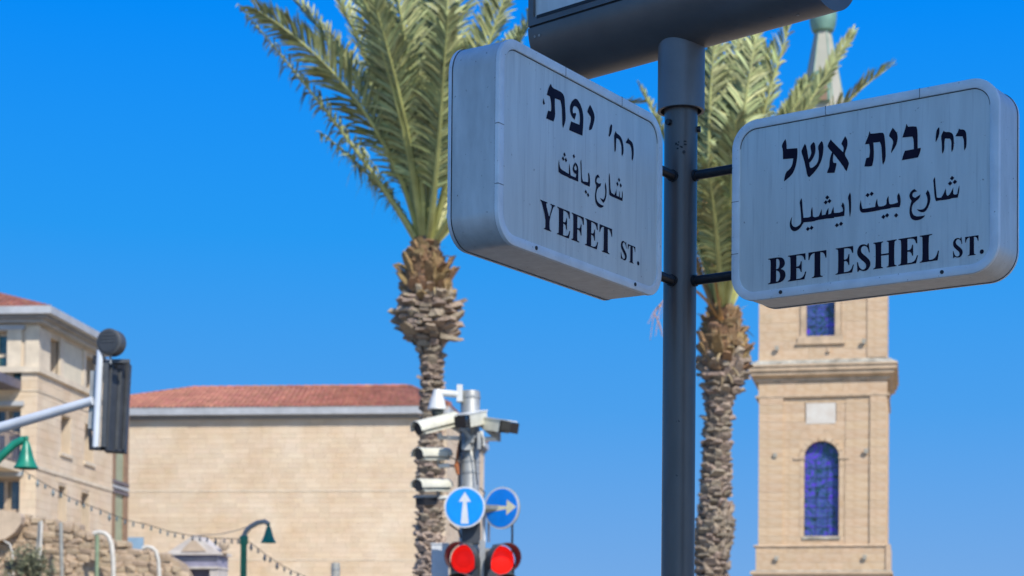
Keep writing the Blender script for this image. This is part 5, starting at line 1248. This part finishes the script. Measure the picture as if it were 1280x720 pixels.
while py < 800:
    hh = rr.uniform(5, 12); px = -22 + rr.uniform(0, 8)
    while px < 230:
        ww = rr.uniform(9, 22)
        if py + hh * .3 > topy(min(229, px + ww / 2)) - 1 and not (px + ww / 2 < 26 and py < 668):
            c = Wp(px + ww / 2, py + hh / 2 + rr.uniform(-1.5, 1.5)); 
            if cnt < 240:
                o = bpy.data.objects.new('stone', rr.choice(rs)); COL.objects.link(o); o.parent = ow; cnt += 1
                o.location = Vector((c.x - ow.location.x, rr.uniform(.235, .31), c.z)); o.scale = (ww * k * 1.02, .42, hh * k * 1.08); o.rotation_euler = (rr.uniform(-.1, .1), rr.uniform(-.14, .14), rr.uniform(-.1, .1))
        px += ww
    py += hh * .93
# smooth plastered block at the left with a worn arch edge
P = [(-60, 632), (0, 638), (27, 642), (31, 647), (30, 656), (22, 667), (12, 674), (0, 677.5), (-60, 680)]
b = MB(); b.prism([(Wp(x, y).x - ow.location.x, Wp(x, y).z) for x, y in P], -.30, .3); b.build('plaster_block', 'plaster', ow)
# earth mound crest behind the stones
# pipes: a bent white one, greens and greys
def pipe(name, label, cat, pts, r, m, Y=43.4, group=None):
    P = [at(px, py, Y) for px, py in pts]
    o = empty(name, (P[-1].x, Y, 0), 0, label, cat, group)
    P2 = P + [Vector((P[-1].x, Y, 0))]
    wpart(o, 'pipe', m, lambda b: b.tube(P2, r, n=10), True)
    wpart(o, 'collar', m, lambda b: b.tube([P[-1] + Vector((0, 0, .0)), P[-1] + Vector((0, 0, -.06))], r * 1.5, n=10), True)
pipe('bent_pipe', 'thick white pipe bent over the rubble wall beside a green pole', 'pipe', [(117, 667), (124, 665), (131, 666.5), (136, 671), (139.5, 680), (141.5, 700), (142, 722)], .055, 'pipe_white')
pipe('bent_pipe', 'white pipe bent over beside the small stone gateway', 'pipe', [(178, 685.5), (184, 683.5), (190, 684.5), (195, 689), (198, 700), (199.5, 722)], .045, 'pipe_white')
pipe('upright_pipe', 'pale green upright pipe against the rubble wall', 'pipe', [(121.5, 669), (121, 722)], .05, 'pipe_green')
pipe('upright_pipe', 'grey upright pipe in the middle of the rubble wall', 'pipe', [(76, 653), (77.5, 722)], .045, 'pipe_grey')
pipe('upright_pipe', 'pale upright pipe left of the grey one, against a dark crack', 'pipe', [(52, 651), (50.5, 690), (49.5, 722)], .035, 'pipe_white')
pipe('cable_conduit', 'dark conduit running down the wall crack', 'conduit', [(49, 652), (47.5, 675), (45, 695), (46, 722)], .03, 'pipe_grey', Y=43.5)
pipe('wire_hoop', 'thin pale hose looping down below the plaster block', 'hose', [(5, 676), (12, 680), (15.5, 690), (16.5, 705), (17, 722)], .02, 'pipe_white', Y=43.3)
# debris crest: brown dry stems
o = empty('wall_lamp', at(14, 712, 42.8), 0, 'small dark floodlight at the bottom left corner', 'floodlight')
wpart(o, 'body', 'dark_metal', lambda b: b.beam(at(7, 708, 42.8), at(21, 706, 42.8), .16, .20)); wpart(o, 'bracket', 'galv', lambda b: b.beam(at(9, 714, 42.8), at(17, 722, 42.8), .05, .05))
sh = MB(); rr = random.Random(12)
so_ = empty('shrub', (at(32, 700, 42.6).x, 42.6, 0), 0, 'grey-green shrub growing against the lower left wall', 'shrub')
for i in range(900):
    cx, cy = rr.gauss(36, 13), rr.gauss(712, 14)
    if cy < 682 + abs(cx - 34) * .4: continue
    p = at(cx, cy, 42.6 + rr.uniform(-.4, .3)) - so_.location; a = Vector((rr.uniform(-1, 1), rr.uniform(-1, 1), rr.uniform(-.2, 1))).normalized(); s_ = a.cross(Vector((rr.uniform(-1,1), rr.uniform(-1,1), .3))).normalized()
    sh.add([p, p + a * .07 + s_ * .025, p + a * .15, p + a * .07 - s_ * .025], [(0,1,2,3)])
tag(sh.build('foliage', 'shrub', so_, fix=False), kind='stuff')
st = MB()
for i in range(9): st.tube([(rr.uniform(-.1,.1), 0, 0), (rr.uniform(-.3,.3), rr.uniform(-.1,.1), 2.0), (rr.uniform(-.35,.35), rr.uniform(-.2,.2), 3.9)], [.03, .02, .008], n=5)
st.build('stems', 'wood', so_)
# gateway with a gable
GY = 46.0
gc = at(247, 700, GY); go = empty('stone_gateway', (gc.x, GY, 0), R(-12), 'small pale gabled stone gateway with a lavender frieze', 'gateway')
kk = GY / FPX; gz = lambda py: at(247, py, GY).z
X = lambda px: (px - 247) * kk * 1.02
b = MB(); b.prism([(X(213), gz(692)), (X(281), gz(692)), (X(272), gz(686)), (X(262), gz(679)), (X(252), gz(671)), (X(247), gz(669.5)), (X(241), gz(674)), (X(228), gz(682))], -.30, .4); b.build('gable', 'gate_stone', go)
b = MB(); b.prism([(X(232), gz(690)), (X(264), gz(690)), (X(258), gz(684)), (X(251), gz(677.5)), (X(246), gz(676)), (X(240), gz(681))], -.33, -.29); b.build('gable_panel', 'plaster', go)
b = MB(); b.box(X(211), X(283), -.42, .45, gz(695), gz(692) - .002); b.build('gable_cornice', 'gate_stone', go)
b = MB(); b.box(X(216), X(279), -.30, .4, gz(709), gz(695) - .002); b.build('frieze', 'gate_blue', go)
b = MB(); b.box(X(215), X(280), -.36, .42, gz(712), gz(709) - .002); b.box(X(216), X(279), -.335, .41, gz(700.5), gz(699)); b.build('frieze_mould', 'gate_stone', go)
for a_, c_ in ((216, 226), (269, 279)): b = MB(); b.box(X(a_), X(c_), -.32, .4, 0, gz(712) - .002); b.build('pier', 'gate_stone', go)
b = MB(); b.box(X(226), X(269), -.0, .35, 0, gz(712) - .002); b.build('door', 'gate_blue', go)
c = Vector((X(283), -.1, gz(695))); b = MB(); b.lathe([(.04, 0), (.10, .06), (.05, .11), (.13, .22), (.14, .30), (.08, .40), (.02, .46)], c=c, n=12); b.build('urn', 'plaster', go, smooth=True)
# pale blue board and grey post in front of the blank wall
o = empty('blue_board', (at(170, 700, 50).x, 50, 0), 0, 'pale blue rectangular board just above the rubble wall', 'board')
wpart(o, 'board', 'pale_blue', lambda b: b.beam(at(160, 679.5, 50), at(179.5, 679.5, 50), .06, .34)); wpart(o, 'post', 'pipe_grey', lambda b: b.beam(Vector((at(170, 700, 50).x, 50.05, 0)), at(170, 683, 50.05), .08, .08, up=(0,1,0)))
o = empty('grey_post', (at(419.5, 710, 40).x, 40, 0), 0, 'blue-grey round post top at the bottom edge before the stone wall', 'post')
zt = at(419.5, 703.5, 40).z; b = MB(); b.lathe([(.095, 0), (.095, zt - .05), (.08, zt)], n=16); b.build('shaft', 'pipe_grey', o, smooth=True); b = MB(); b.lathe([(.103, zt - .16), (.103, zt - .12)], n=16, close=False); b.build('collar', 'galv', o)
# low earth bank right of the gateway
# ---------------------------------------------------------------- string of lamps
LY = 37.0
lp = [(28, 588), (45, 598), (65, 610), (90, 623), (112, 632), (135, 641), (158, 650), (185, 656), (210, 664), (235, 669), (262, 672), (285, 673.5), (303, 674)]
lp2 = [(306, 673.5), (318, 682), (332, 693), (348, 704), (362, 712), (380, 720), (400, 728)]
for pts, lab, gap in ((lp, 'sagging string of small lamps crossing the left house to the green lamp post', 11.5), (lp2, 'string of small lamps falling from the lamp post toward the lower right', 9.5)):
    P = [at(px, py, LY + (0 if pts is lp2 else -2 + 3.0 * i / 12)) for i, (px, py) in enumerate(pts)]
    o = empty('string_lights', P[0], 0, lab, 'string lights', 'strings of lamps at lower left')
    wpart(o, 'cable', 'dark_metal', lambda b: b.tube(P, .008, n=6))
    acc = 0; me_b = None
    for i in range(len(P) - 1):
        L = (P[i+1] - P[i]).length; step = gap * LY / FPX; t = acc
        while t < L:
            q = P[i].lerp(P[i+1], t / L) - o.location
            big = random.random() < .22
            b = MB(); h_ = .11 if big else .05
            b.lathe([(.010, -.005), (.014, -.02), (.022 if not big else .036, -.05 - h_ * .4), (.02, -.05 - h_ * .7), (.006, -.05 - h_)], c=q, n=8)
            b.build('bulb', 'bulb', o, smooth=True); t += step * random.uniform(.85, 1.15)
        acc = t - L
o = empty('overhead_cable', at(250, 668, LY + .5), 0, 'thin cable rising to the arm of the small green lamp', 'cable')
wpart(o, 'cable', 'pipe_grey', lambda b: b.tube([at(248, 669, LY + .5), at(275, 668, LY + .3), at(300, 662, LY), at(318, 655, 36.2), at(331, 652, 36)], .009, n=5))

# ---------------------------------------------------------------- added unseen building behind the viewpoint, sized to shade the signs
bb = empty('shade_caster', (8.3, -11, 0), 0, 'added unseen narrow block behind the viewpoint that shades the signs', 'building')
b = MB(); b.box(-2.1, 2.1, -2, 2, 0, 21.5); b.build('wall', 'house_render', bb)
b = MB(); b.box(-2.3, 2.3, -2.2, 2.2, 21.502, 22); b.build('cornice', 'house_trim', bb)
for i in range(2):
    for j in range(6):
        x = -1.8 + i * 2.1; z = 1.6 + j * 3.2
        f = MB(); f.box(x, x + 1.5, 1.95, 2.06, z, z + 1.9); wv = f.build('window', 'house_trim', bb)
        for xa in (.1, .8):
            p = MB(); p.box(x + xa, x + xa + .6, 2.061, 2.07, z + .1, z + 1.8); p.build('pane', 'dark_glass', wv)
